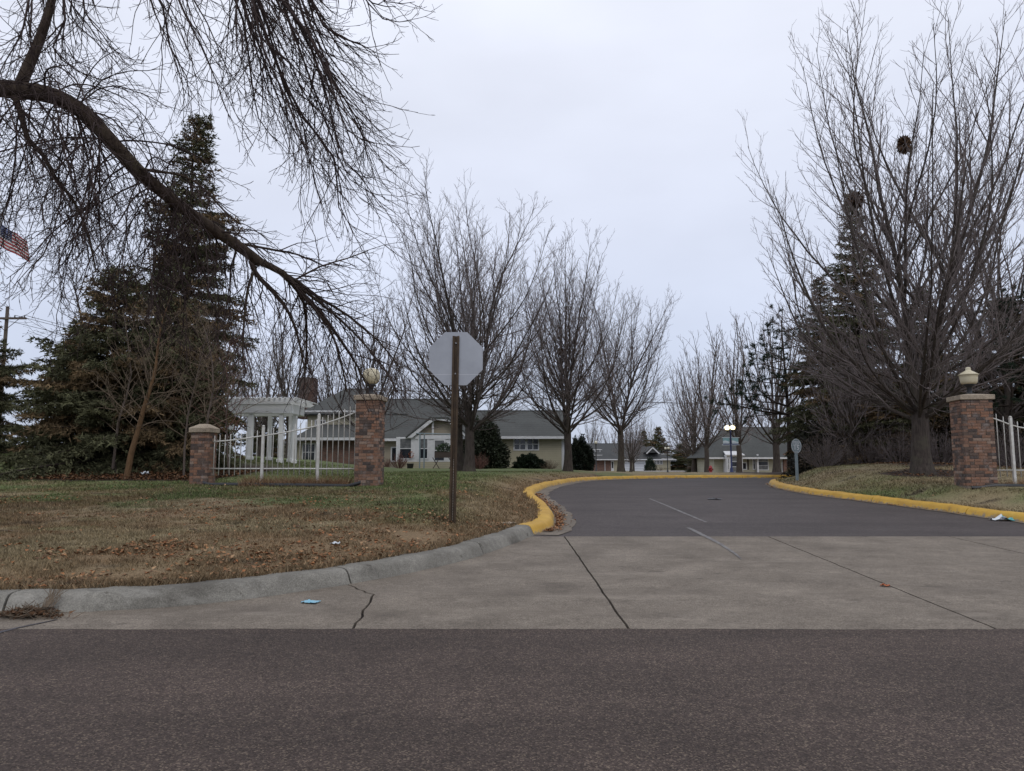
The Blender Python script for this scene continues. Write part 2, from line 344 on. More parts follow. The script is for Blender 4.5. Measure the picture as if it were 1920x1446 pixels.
mat('dark_metal', (.018, .019, .021), (.01, .01, .012), 12, .5)
mat('sign_aluminium', (.40, .41, .43), (.34, .35, .37), 3.5, .42, 0, None, .55)
mat('bronze_post', (.090, .060, .033), (.045, .030, .020), 9, .5, .2, None, .5)
mat('hole_dark', (.012, .01, .01), (.01, .008, .008), 9, .9)
mat('hole_light', (.45, .43, .40), (.35, .33, .3), 9, .8)
mat('bolt_metal', (.35, .35, .35), (.22, .22, .22), 9, .4, 0, None, .8)
mat('lamp_globe_cream', (.62, .56, .40), (.50, .44, .30), 4, .35)
mat('lamp_globe_white', (.72, .69, .58), (.62, .58, .46), 4, .35)
emit_mat('lamp_lit', (1.0, .86, .5), 3.0)
mat('red_hydrant', (.36, .022, .028), (.24, .015, .02), 9, .45)
mat('grey_green_sign', (.20, .245, .26), (.17, .21, .225), 4, .5)
mat('sign_white', (.68, .69, .70), (.6, .6, .62), 4, .5)
mat('teal_banner', (.20, .33, .34), (.15, .27, .29), 4, .7); mat('white_banner', (.55, .58, .60), (.42, .48, .52), 6, .7); mat('navy_banner', (.022, .035, .11), (.018, .028, .09), 6, .7)
mat('black_plastic', (.014, .014, .017), (.009, .009, .01), 7, .4)
mat('wood_pole', (.13, .10, .08), (.08, .06, .05), 6, .9, .4)
mat('wire_black', (.02, .02, .022), (.015, .015, .015), 5, .6)
mat('flag_red', (.34, .03, .035), (.28, .022, .03), 5, .8); mat('flag_white', (.62, .58, .56), (.52, .48, .47), 5, .8); mat('flag_blue', (.035, .055, .14), (.025, .04, .11), 5, .8)
mat('bench_wood', (.06, .042, .032), (.04, .028, .022), 8, .7); mat('wreath_orange', (.42, .13, .04), (.28, .07, .03), 30, .9)
mat('wrapper_blue', (.10, .36, .50), (.30, .52, .62), 22, .35); mat('wrapper_white', (.72, .74, .76), (.5, .55, .6), 16, .35); mat('wrapper_teal', (.10, .42, .44), (.08, .3, .34), 14, .35)
mat('faded_paint', (.24, .23, .22), (.07, .062, .06), 9, .8); mat('joint_filler', (.035, .028, .024), (.02, .016, .014), 40, .95, .4)
mat('wet_crack', (.045, .038, .045), (.03, .026, .03), 20, .5)
mat('planter_pot', (.05, .045, .05), (.03, .03, .03), 8, .6); mat('chimney_brick', (.10, .055, .04), (.055, .035, .03), 9, .95, .5)
mat('air_unit', (.12, .12, .125), (.08, .08, .085), 8, .6)
def bark(name, c, c2, lichen=None, bmp_=.25):
    m, nt, b = new_mat(name); pos = worldpos(nt)
    mp_ = N(nt, 'ShaderNodeMapping'); mp_.inputs['Scale'].default_value = (1, 1, .16); nt.links.new(pos, mp_.inputs[0])
    n, r = noise_ramp(nt, mp_.outputs[0], 22, [(.32, c2), (.68, c)], 6, .7)
    out = r.outputs[0]
    if lichen:
        n2, r2 = noise_ramp(nt, pos, 3.0, [(.5, (0,) * 3), (.68, (.7,) * 3)], 6); out = mixc(nt, r2.outputs[0], out, lichen)
    nt.links.new(out, b.inputs['Base Color']); b.inputs['Roughness'].default_value = .95; b.inputs['Specular IOR Level'].default_value = .15
    bump(nt, b, n.outputs[0], bmp_, .03); return m
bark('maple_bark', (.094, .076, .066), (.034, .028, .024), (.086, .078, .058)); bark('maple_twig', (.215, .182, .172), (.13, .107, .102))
bark('overhang_bark', (.105, .078, .058), (.036, .026, .021), (.092, .076, .050), .8); bark('overhang_twig', (.075, .054, .049), (.042, .030, .028))
bark('spruce_bark', (.06, .046, .038), (.025, .02, .017)); bark('sapling_bark', (.175, .105, .055), (.09, .055, .032)); bark('pale_twig', (.20, .155, .11), (.11, .082, .06))
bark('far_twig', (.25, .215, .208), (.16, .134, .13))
attr_mat('needles', .8, 0); attr_mat('leaf_litter', .85, 0); attr_mat('grass_blade', .8, 0); attr_mat('lawn', .95, 26, .38)
attr_mat('bush_leaf', .6, 0)
M = MATS

# ------------------------------------------------------------------ helpers: meshes and objects
def link(o, parent=None):
    col.objects.link(o)
    if parent is not None: o.parent = parent
    return o
def raw_mesh(name, V, Fq, colr=None, smooth_=False):
    """V (n,3), Fq (m,k) faces of equal size; colr per-vertex colours"""
    me = bpy.data.meshes.new(name); V = np.asarray(V, np.float32); Fq = np.asarray(Fq, np.int32); k = Fq.shape[1]
    me.vertices.add(len(V)); me.vertices.foreach_set('co', V.ravel())
    me.loops.add(Fq.size); me.loops.foreach_set('vertex_index', Fq.ravel())
    me.polygons.add(len(Fq)); me.polygons.foreach_set('loop_start', np.arange(0, Fq.size, k, dtype=np.int32))
    if smooth_: me.polygons.foreach_set('use_smooth', np.ones(len(Fq), bool))
    if colr is not None:
        a = me.color_attributes.new('Col', 'FLOAT_COLOR', 'POINT')
        c4 = np.ones((len(V), 4), np.float32); c4[:, :3] = colr; a.data.foreach_set('color', c4.ravel())
    me.update(calc_edges=True); return me
class MB:
    def __init__(s): s.v = []; s.f = []
    def add(s, vs, fs):
        o = len(s.v); s.v += [tuple(v) for v in vs]; s.f += [tuple(i + o for i in f) for f in fs]; return s
    def box(s, x0, x1, y0, y1, z0, z1):
        return s.add([(x0, y0, z0), (x1, y0, z0), (x1, y1, z0), (x0, y1, z0), (x0, y0, z1), (x1, y0, z1), (x1, y1, z1), (x0, y1, z1)],
                     [(0, 3, 2, 1), (4, 5, 6, 7), (0, 1, 5, 4), (1, 2, 6, 5), (2, 3, 7, 6), (3, 0, 4, 7)])
    def slab(s, pts, th):
        P = [Vector(p) for p in pts]; n = (P[1] - P[0]).cross(P[2] - P[0]).normalized(); k = len(P)
        return s.add(P + [p - n * th for p in P], [tuple(range(k)), tuple(range(2 * k - 1, k - 1, -1))] + [(i, k + i, k + (i + 1) % k, (i + 1) % k) for i in range(k)])
    def tube(s, pts, r, n=8, caps=True):
        P = [Vector(p) for p in pts]; R = r if isinstance(r, (list, tuple)) else [r] * len(P); o = len(s.v)
        for i, p in enumerate(P):
            t = (P[min(i + 1, len(P) - 1)] - P[max(i - 1, 0)]).normalized(); ref = Vector((1, 0, 0)) if abs(t.x) < .8 else Vector((0, 1, 0))
            u = t.cross(ref).normalized(); w = t.cross(u)
            for k in range(n): a = 2 * math.pi * k / n; s.v.append(tuple(p + (u * math.cos(a) + w * math.sin(a)) * R[i]))
        for i in range(len(P) - 1):
            for k in range(n): a, b = o + i * n + k, o + i * n + (k + 1) % n; s.f.append((a, b, b + n, a + n))
        if caps: s.f.append(tuple(o + k for k in range(n))[::-1]); s.f.append(tuple(o + (len(P) - 1) * n + k for k in range(n)))
        return s
    def lathe(s, prof, n=20, c=(0, 0, 0)):
        o = len(s.v)
        for r, z in prof:
            for k in range(n): a = 2 * math.pi * k / n; s.v.append((c[0] + r * math.cos(a), c[1] + r * math.sin(a), c[2] + z))
        for i in range(len(prof) - 1):
            for k in range(n): a, b = o + i * n + k, o + i * n + (k + 1) % n; s.f.append((a, b, b + n, a + n))
        s.f.append(tuple(o + k for k in range(n))[::-1]); s.f.append(tuple(o + (len(prof) - 1) * n + k for k in range(n)))
        return s
    def mesh(s, name, smooth_=False):
        me = bpy.data.meshes.new(name); me.from_pydata(s.v, [], s.f)
        if smooth_: me.polygons.foreach_set('use_smooth', [True] * len(me.polygons))
        me.update(); return me
    def obj(s, name, m, parent=None, smooth_=False):
        me = s.mesh(name, smooth_); me.materials.append(M[m]); return link(bpy.data.objects.new(name, me), parent)
def mobj(name, me, m, parent=None):
    if m and not me.materials: me.materials.append(M[m])
    return link(bpy.data.objects.new(name, me), parent)
def tag(o, label, cat, group=None):
    o['label'] = label; o['category'] = cat
    if group: o['group'] = group
    return o
def thing(name, label, cat, loc, rz=0, group=None):
    o = bpy.data.objects.new(name, None); o.empty_display_size = .3; link(o); o.location = loc; o.rotation_euler = (0, 0, rz); return tag(o, label, cat, group)
def setting(o): o['kind'] = 'structure'; return o
def stuff(o): o['kind'] = 'stuff'; return o
def bevel(o, w, seg=1):
    b = o.modifiers.new('bevel', 'BEVEL'); b.width = w; b.segments = seg; b.limit_method = 'ANGLE'; return o
def copy_tree(o, parent=None):
    c = o.copy(); col.objects.link(c); c.parent = parent
    for ch in list(o.children): copy_tree(ch, c)
    return c

def tubes_mesh(name, branches):
    """branches: list of (pts, radii, sides) -> one mesh, built in groups"""
    groups = {}
    for p, r, s in branches: groups.setdefault((len(p), s), []).append((p, r))
    VV = []; FF = []; off = 0
    for (n, s), L in groups.items():
        P = np.array([a[0] for a in L], float); R = np.array([a[1] for a in L], float); m = len(L)
        T = np.gradient(P, axis=1); T /= np.linalg.norm(T, axis=2, keepdims=True) + 1e-9
        mt = T.mean(axis=1); ref = np.zeros((m, 3)); ref[np.arange(m), np.argmin(np.abs(mt), axis=1)] = 1
        U = np.cross(T, ref[:, None, :]); U /= np.linalg.norm(U, axis=2, keepdims=True) + 1e-9; W = np.cross(T, U)
        a = np.arange(s) * 2 * np.pi / s
        V = P[:, :, None, :] + R[:, :, None, None] * (U[:, :, None, :] * np.cos(a)[None, None, :, None] + W[:, :, None, :] * np.sin(a)[None, None, :, None])
        idx = (np.arange(m)[:, None, None] * n * s + np.arange(n - 1)[None, :, None] * s + np.arange(s)[None, None, :])
        nxt = (np.arange(m)[:, None, None] * n * s + np.arange(n - 1)[None, :, None] * s + (np.arange(s)[None, None, :] + 1) % s)
        f = np.stack([idx, nxt, nxt + s, idx + s], axis=-1).reshape(-1, 4) + off
        VV.append(V.reshape(-1, 3)); FF.append(f); off += m * n * s
    return raw_mesh(name, np.vstack(VV), np.vstack(FF), smooth_=True)

# ------------------------------------------------------------------ the ground, street, apron, drive, kerbs
def spread(lo, hi, a, b, step, growth=1.18):
    c = list(np.arange(a, b + 1e-6, step)); s = step; x = a; L = []
    while x > lo: s *= growth; x -= s; L.append(max(x, lo))
    s = step; x = b; R = []
    while x < hi: s *= growth; x += s; R.append(min(x, hi))
    return np.array(L[::-1] + c + R)
xs = spread(-700, 700, -8.4, 12.6, .11); ys = spread(-60, 1400, 5.7, 38.2, .11)
gx, gy = np.meshgrid(xs, ys); gz, gd = surf(gx.ravel(), gy.ravel(), True)
gz = gz + np.where(gd > .6, (vnoise(gx.ravel(), gy.ravel(), .35, 2) - .5) * .035 + (vnoise(gx.ravel(), gy.ravel(), 1.7, 6) - .5) * .05, 0)
nx, ny = len(xs), len(ys)
ii = (np.arange(ny - 1)[:, None] * nx + np.arange(nx - 1)[None, :]).ravel()
ground = mobj('ground', raw_mesh('ground', np.stack([gx.ravel(), gy.ravel(), gz], 1), np.stack([ii, ii + 1, ii + nx + 1, ii + nx], 1),
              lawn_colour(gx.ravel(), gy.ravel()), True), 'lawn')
setting(ground)

street = MB(); Rj = random.Random(9); ex = list(np.arange(-9, 9.01, .06)); ex = [-250, -60, -20] + ex + [20, 60, 250]
for q in ex: street.v += [(q, -60, 0), (q, 5.45, 0), (q, 5.585 + Rj.gauss(0, .006) + .012 * math.sin(q * 1.7) * math.sin(q * .61), .007)]
for i in range(len(ex) - 1): a = i * 3; street.f += [(a, a + 3, a + 4, a + 1), (a + 1, a + 4, a + 5, a + 2)]
setting(street.obj('street', 'street_asphalt'))

def lx(y): return float(np.interp(y, KL[:, 1], KL[:, 0])) if y > 6.05 else -200
def rx(y):
    o = np.argsort(KR[:, 1]); return float(np.interp(y, KR[o, 1], KR[o, 0])) if y > 6.05 else 200
drive = MB(); rows = [11.72] + list(np.arange(12, 37.41, .25)); dv = []
for y in rows:
    a, b = lx(y) - .12, (rx(y) if y < 30.9 else 240) + .12
    if y > 37: a = max(a, 12)
    dv.append([(a + (b - a) * k / 8, y, float(roadz(y))) for k in range(9)])
drive.v = [p for r in dv for p in r]
drive.f = [(i * 9 + k, i * 9 + k + 1, i * 9 + k + 10, i * 9 + k + 9) for i in range(len(rows) - 1) for k in range(8)]
setting(drive.obj('entrance_road', 'drive_asphalt', smooth_=True))

apron = link(bpy.data.objects.new('concrete_apron', None)); setting(apron)
def az(y): return (y - 5.58) * APRON
ab = MB(); ab.add([(-200, 5.58, -.03), (200, 5.58, -.03), (200, 6.3, -.03), (-200, 6.3, -.03)], [(0, 1, 2, 3)])
ab.add([(-4, 5.58, -.03), (16, 5.58, -.03), (12, 11.75, az(11.75) - .03), (-.2, 11.75, az(11.75) - .03)], [(0, 1, 2, 3)]); ab.obj('joint_bed', 'joint_filler', apron)
def slab_poly(pts, gap=.011):
    P = [Vector((x, y, 0)) for x, y in pts]; n = len(P); Q = []
    for i in range(n):
        a, b, c = P[i - 1], P[i], P[(i + 1) % n]; e1 = (b - a).normalized(); e2 = (c - b).normalized()
        n1 = Vector((-e1.y, e1.x, 0)); n2 = Vector((-e2.y, e2.x, 0)); k = (n1 + n2)
        k = k / max(.4, k.dot(n1)); Q.append(b + k * gap)
    m = MB(); top = [(q.x, q.y, az(q.y) + .003) for q in Q]; bot = [(q.x, q.y, az(q.y) - .06) for q in Q]
    m.add(top + bot, [tuple(range(n))] + [(i, n + i, n + (i + 1) % n, (i + 1) % n) for i in range(n)]); return m
def jit(p, q, n, a, seed):
    R = random.Random(seed); return [(p[0] + (q[0] - p[0]) * i / n + (R.gauss(0, a) if 0 < i < n else 0), p[1] + (q[1] - p[1]) * i / n + (R.gauss(0, a * .4) if 0 < i < n else 0)) for i in range(n + 1)]
JB = jit((.88, 5.56), (.84, 11.74), 34, .004, 1); JC = jit((3.65, 5.56), (4.1, 11.74), 34, .003, 2); JD = jit((6.35, 5.56), (7.0, 11.74), 34, .003, 3)
def kl_between(y0, y1): return [(x - .1, y) for x, y in KL if y0 < y < y1]
def kr_between(y0, y1): return [(x + .1, y) for x, y in KR if y0 < y < y1 and x > 5]
jagA = jit((-1.2, 5.56), (-1.3, 6.95), 12, .012, 4) + jit((-1.3, 6.95), (-1.72, 7.5), 6, .02, 5)[1:]
S = []
S.append([(-6.5, 5.56)] + jagA + [(x - .1, y) for x, y in KL if 6.03 < y < 7.45 and x > -6][::-1] + [(-6.5, 6.1)])
left_mid = kl_between(7.5, 11.7)
S.append([jagA[0]] + JB + [(.1, 11.74)] + left_mid[::-1] + jagA[:0:-1])
S.append(JC + JB[::-1])
S.append(JD + JC[::-1])
S.append([(6.35, 5.56), (17.4, 5.56), (17.2, 6.2)] + [(x + .1, y) for x, y in KR if 6.25 < y < 11.7 and x < 25] [::1] + [(10.3, 11.74), (7.0, 11.74)])
S[-1] = [(6.35, 5.56), (17.4, 5.56), (17.2, 6.2)] + sorted([(x + .1, y) for x, y in KR if 6.25 < y < 11.7 and x < 25], key=lambda q: q[1]) + [(10.3, 11.74)] + JD[:0:-1]
for k in range(12): S.append([(-6.5 - 3 * (k + 1), 5.56), (-6.5 - 3 * k, 5.56), (-6.5 - 3 * k, 6.1), (-6.5 - 3 * (k + 1), 6.1)])
for P in S: slab_poly(P).obj('slab', 'apron_concrete', apron)

# kerbs: swept rolled profile, cut into stones
PROF = [(-.004, -.32), (-.004, 0), (.018, .03), (.045, .085), (.07, .122), (.105, .145), (.16, .152), (.31, .152), (.345, .137), (.345, -.32)]
def kerb(name, K, sign, segs, label):
    root = link(bpy.data.objects.new(name, None)); setting(root)
    s = np.concatenate([[0], np.cumsum(np.hypot(*np.diff(K, axis=0).T))])
    def pt(q): return np.array([np.interp(q, s, K[:, 0]), np.interp(q, s, K[:, 1])])
    def s_of_y(x, y): return s[np.argmin(np.hypot(K[:, 0] - x, K[:, 1] - y))]
    for a, b, mt in segs(s_of_y):
        n = max(2, int((b - a) / .11)); m = MB(); k = len(PROF)
        for i in range(n + 1):
            q = a + .011 + (b - a - .022) * i / n; p = pt(q); t = pt(min(q + .12, s[-1])) - pt(max(q - .12, 0)); t /= np.linalg.norm(t) + 1e-9
            nr = np.array([-t[1], t[0]]) * sign; zz = float(roadz(p[1]))
            jit = .007 * math.sin(q * 3.1) + .005 * math.sin(q * 7.7) + .004 * math.sin(q * 17.3) + (.012 if (int(q * 9.7) * 7919) % 23 == 0 else 0)
            for o, h in PROF: m.v.append((p[0] + nr[0] * (o + jit), p[1] + nr[1] * (o + jit), zz + h + (jit * .6 if h > .1 else 0)))
        for i in range(n):
            for j in range(k - 1):
                f = (i * k + j, i * k + j + 1, (i + 1) * k + j + 1, (i + 1) * k + j); m.f.append(f if sign < 0 else f[::-1])
        m.f.append(tuple(range(k))); m.f.append(tuple(range(n * k, n * k + k))[::-1])
        o = m.obj('kerb_stone', mt, root, True); ca = o.data.color_attributes.new('Col', 'FLOAT_COLOR', 'POINT'); ca.data.foreach_set('color', [q for i in range(n + 1) for _, h in PROF for q in (max(0, min(1, h / .15)), 0, 0, 1)]); e = o.modifiers.new('split', 'EDGE_SPLIT'); e.split_angle = math.radians(40)
    return root
def segs_left(so):
    cuts = [so(-4.3, 6.05), so(-1.68, 7.45), so(-.42, 9.6), so(.36, 11.9)]
    a0 = so(-30, 6); out = []; q = cuts[0]
    L = [q - 3 * k for k in range(9)][::-1] + cuts[1:]
    for a, b in zip(L[:-1], L[1:]): out.append((a, b, 'kerb_concrete'))
    q = cuts[-1]; e = so(40, 37.2)
    while q < e: out.append((q, min(q + 3.05, e), 'yellow_kerb_paint')); q += 3.05
    return out
kerb('left_kerb', KL, 1, segs_left, '')
def segs_right(so):
    out = []; q = so(34, 31.4); e = so(10.05, 12.3)
    while q < e: out.append((q, min(q + 3.05, e), 'yellow_kerb_paint')); q += 3.05
    q = e; e2 = so(34, 6.0)
    while q < e2: out.append((q, min(q + 3.0, e2), 'kerb_concrete')); q += 3.0
    return out
kerb('right_kerb', KR, 1, segs_right, '')
# concrete gutter pans beside the yellow kerbs
def gutter(K, cond, w, name):
    P = [p for p in K if cond(*p)]; m = MB()
    for i, p in enumerate(P):
        a = P[max(i - 1, 0)]; b = P[min(i + 1, len(P) - 1)]; t = (b - a) / (np.linalg.norm(b - a) + 1e-9); nr = np.array([t[1], -t[0]])
        ww = w + .03 * math.sin(i * 1.3) + .02 * math.sin(i * 3.7)
        m.v += [(p[0] - nr[0] * .1, p[1] - nr[1] * .1, float(roadz(p[1])) + .006), (p[0] + nr[0] * ww, p[1] + nr[1] * ww, float(roadz(p[1] + nr[1] * ww)) + .010)]
    m.f = [(2 * i, 2 * i + 1, 2 * i + 3, 2 * i + 2) for i in range(len(P) - 1)]
    setting(m.obj(name, 'apron_concrete', None, True))
gutter(KL, lambda x, y: 11.75 < y < 36.95 and x < 14, .38, 'left_gutter')
gutter(KR, lambda x, y: 11.75 < y < 31.2 and x < 14, .10, 'right_gutter')

def strip(name, pts, w, m, dz=.006, kind=None):
    mb = MB(); P = [np.array(p, float) for p in pts]; W = w if isinstance(w, list) else [w] * len(P)
    for i, p in enumerate(P):
        a = P[max(i - 1, 0)]; b = P[min(i + 1, len(P) - 1)]; t = (b - a) / np.linalg.norm(b - a); nr = np.array([t[1], -t[0]])
        for s_ in (-.5, .5):
            q = p + nr * W[i] * s_; zz = (az(q[1]) + .003 if 5.58 < q[1] < 11.73 else float(roadz(q[1]))); mb.v.append((q[0], q[1], zz + dz))
    mb.f = [(2 * i, 2 * i + 1, 2 * i + 3, 2 * i + 2) for i in range(len(P) - 1)]
    o = mb.obj(name, m); setting(o); return o
strip('painted_line', [(3.68, 19.5), (3.69, 17.5), (3.69, 15.6), (3.69, 13.85)], [.04, .065, .075, .05], 'faded_paint')
strip('painted_line', [(3.13, 13.0), (3.12, 12.3), (3.1, 11.76)], [.07, .09, .08], 'faded_paint')
strip('painted_line', [(3.1, 11.7), (3.05, 10.7), (2.95, 9.7), (2.87, 9.2)], [.08, .06, .04, .015], 'faded_paint')
strip('street_crack', [(-3.62, 5.9), (-3.75, 5.62), (-3.8, 5.45), (-3.75, 5.2), (-3.62, 4.95)], [.02, .03, .06, .10, .05], 'wet_crack', .005)
fp = MB(); P = [(10.5, 55.5), (15, 57), (22, 58.5), (30, 59)]
for x, y in P: fp.v += [(x, y - .9, sz(x, y - .9) + .03), (x, y + .9, sz(x, y + .9) + .03)]
fp.f = [(2 * i, 2 * i + 2, 2 * i + 3, 2 * i + 1) for i in range(3)]; setting(fp.obj('path', 'path_concrete'))
fd = MB(); fd.add([(22, 118, sz(22, 118) + .05), (52, 118, sz(52, 118) + .05), (52, 146.4, sz(52, 146) + .05), (22, 146.4, sz(22, 146) + .05)], [(0, 1, 2, 3)]); setting(fd.obj('garage_driveway', 'path_concrete'))

# grass blades and fallen leaves lying on the lawns
rg = np.random.default_rng(5)
def scatter(n, y0, y1, pw=1.6):
    u = rg.random(n); a, b = y0 ** (1 - pw), y1 ** (1 - pw); y = (a + (b - a) * u) ** (1 / (1 - pw)); x = (rg.random(n) * 2 - 1) * .78 * y; return x, y
x, y = scatter(560000, 6.1, 34, 1.75)
z, d = surf(x, y, True); keep = (d > .3) & (mulch(x, y) < .5); x, y, d = x[keep], y[keep], d[keep]
z = surf(x, y); h = rg.uniform(.016, .044, len(x)) * (.75 + .9 * vnoise(x, y, .17, 8) ** 2 + .3 * vnoise(x, y, .6, 18)) * (1 + .6 * (d < .5)); w = .0035 + .0006 * y
az_ = rg.random(len(x)) * 6.283; ln = rg.uniform(.2, 1.3, len(x)) * h; la = rg.random(len(x)) * 6.283
b0 = np.stack([x - w * np.cos(az_), y - w * np.sin(az_), z - .012], 1); b1 = np.stack([x + w * np.cos(az_), y + w * np.sin(az_), z - .012], 1); tp = np.stack([x + ln * np.cos(la), y + ln * np.sin(la), z + h], 1)
c = lawn_colour(x, y) * (rg.uniform(.5, 1.6, len(x)) * (.8 + .45 * vnoise(x, y, .22, 28)))[:, None]; straw = rg.random(len(x)) < .12; c[straw] = np.array([.24, .19, .12]) * rg.uniform(.7, 1.2, straw.sum())[:, None]
V = np.stack([b0, b1, tp], 1).reshape(-1, 3)
stuff(tag(mobj('grass', raw_mesh('grass', V, np.arange(len(V)).reshape(-1, 3), np.repeat(c, 3, 0)), 'grass_blade'), 'short dormant lawn grass, straw brown and dull green', 'grass'))

def leaves(name, x, y, z, size, label, flat=.5, pk=1.0):
    n = len(x); a = rg.random(n) * 6.283; s = size * rg.uniform(.6, 1.35, n); cu = rg.uniform(.1, flat, n) * s
    ux, uy = np.cos(a), np.sin(a); tl = rg.normal(0, .35, n)
    def pt(f, sd, hh): return np.stack([x + (ux * f - uy * sd) * s, y + (uy * f + ux * sd) * s, z + hh + np.abs(tl) * s * .3 + f * tl * s * .6], 1)
    V = np.stack([pt(-.5, 0, cu * .2), pt(-.1, -.33, cu), pt(.5, 0, cu * .4), pt(-.1, .33, cu * rg.uniform(.2, 1, n))], 1).reshape(-1, 3)
    i = np.arange(n) * 4; T = np.concatenate([np.stack([i, i + 1, i + 2], 1), np.stack([i, i + 2, i + 3], 1)])
    pal = np.array([[.23, .115, .055], [.27, .155, .08], [.17, .095, .052], [.28, .19, .115], [.12, .072, .045], [.25, .115, .055]]) * pk * np.array([1.42, 1.32, 1.22])
    c = pal[rg.integers(0, 6, n)] * rg.uniform(.6, 1.1, n)[:, None]
    return stuff(tag(mobj(name, raw_mesh(name, V, T, np.repeat(c, 4, 0)), 'leaf_litter'), label, 'leaves'))
x, y = scatter(27000, 6.2, 19, 1.6); _, d = surf(x, y, True)
p = smooth((fbm(x * .8, y * 1.3, 1.5, 41) - .47) * 7) * .75 + .05
p = p * np.where(x < 3, np.where(y < 15.5, 1, .2), .02) + np.where(x < 3, .30 * (1 - smooth((d - .3) / .9)), 0)
k = (d > .33) & (rg.random(len(x)) < p) & (mulch(x, y) < .5); x, y = x[k], y[k]
leaves('fallen_leaves', x, y, surf(x, y) + .024, .052, 'orange brown fallen leaves scattered over the lawn near the kerb')
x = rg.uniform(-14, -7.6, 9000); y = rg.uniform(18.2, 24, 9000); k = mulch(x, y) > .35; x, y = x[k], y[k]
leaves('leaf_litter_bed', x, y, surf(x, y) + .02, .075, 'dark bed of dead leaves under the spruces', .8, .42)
x = rg.uniform(11.3, 18, 4000); y = rg.uniform(20.8, 30, 4000); k = mulch(x, y) > .4; x, y = x[k], y[k]
leaves('leaf_litter_bed', x, y, surf(x, y) + .02, .07, 'brown leaf litter round the big maple and up the mound', .5, .55)
q = rg.uniform(0, 1, 900); yy = 12.3 + 9 * q ** 1.4; xx = np.array([lx(v) for v in yy]) + np.abs(rg.normal(0, .11, 900)) + .02
leaves('gutter_leaves', xx, yy, roadz(yy) + .018, .055, 'dead leaves caught in the gutter against the yellow kerb')
q = rg.uniform(15, 28, 260); xx = np.array([rx(v) for v in q]) - np.abs(rg.normal(0, .05, 260)) - .02
leaves('gutter_leaves', xx, q, roadz(q) + .016, .045, 'thin line of dead leaves along the foot of the right kerb')

# ------------------------------------------------------------------ trees
UP = Vector((0, 0, 1))
def perp_dir(t, ang, az):
    ref = Vector((1, 0, 0)) if abs(t.x) < .7 else Vector((0, 1, 0)); u = t.cross(ref).normalized(); w = t.cross(u)
    return t * math.cos(ang) + (u * math.cos(az) + w * math.sin(az)) * math.sin(ang)
def path(R, p, d, L, n, wig, trop):
    p = p.copy(); d = d.normalized(); pts = [p.copy()]; st = L / n
    for i in range(n):
        tz = trop(i / n) if callable(trop) else trop
        d = Vector((d.x + R.gauss(0, wig), d.y + R.gauss(0, wig), d.z + R.gauss(0, wig) + tz)); d.normalize(); p = p + d * st; pts.append(p.copy())
    return pts
def radii(r0, r1, n, pw=1.0): return [r1 + (r0 - r1) * (1 - i / n) ** pw for i in range(n + 1)]
def on(pts, t):
    f = t * (len(pts) - 1); i = min(int(f), len(pts) - 2); return pts[i].lerp(pts[i + 1], f - i), (pts[i + 1] - pts[i]).normalized(), i
def plen(pts): return sum((b - a).length for a, b in zip(pts, pts[1:]))
def ramify(R, pts, rad, lv, spec, out):
    """spec: list of dicts per level: n (children per metre), t0, ang, ratio, minl, segs, wig, trop, rr, rmin, sides"""
    if lv >= len(spec): return
    s = spec[lv]; L = plen(pts); n = max(s.get('min', 1), int(L * (1 - s['t0']) * s['n'] + R.random())); az = R.random() * 6.28
    for i in range(n):
        t = s['t0'] + (1 - s['t0']) * (i + R.random() * .9) / n; t = min(t, .985)
        p, d, k = on(pts, t); az += 2.4 + R.uniform(-.5, .5); ang = math.radians(R.gauss(s['ang'], s['ang'] * .22))
        l = max(s['minl'], L * s['ratio'] * (1 - s.get('fall', .55) * t)) * R.uniform(.6, 1.25); l = min(l, s.get('maxl', 99))
        dd = perp_dir(d, ang, az); dd.z += s.get('lift', 0); r0 = max(s['rmin'] * 1.4, min(rad[k] * s['rr'], s.get('rmax', 9)))
        q = path(R, p, dd, l, s['segs'], s['wig'], s['trop']); rr = radii(r0, s['rmin'], s['segs']); out.append((q, rr, s['sides'])); ramify(R, q, rr, lv + 1, spec, out)

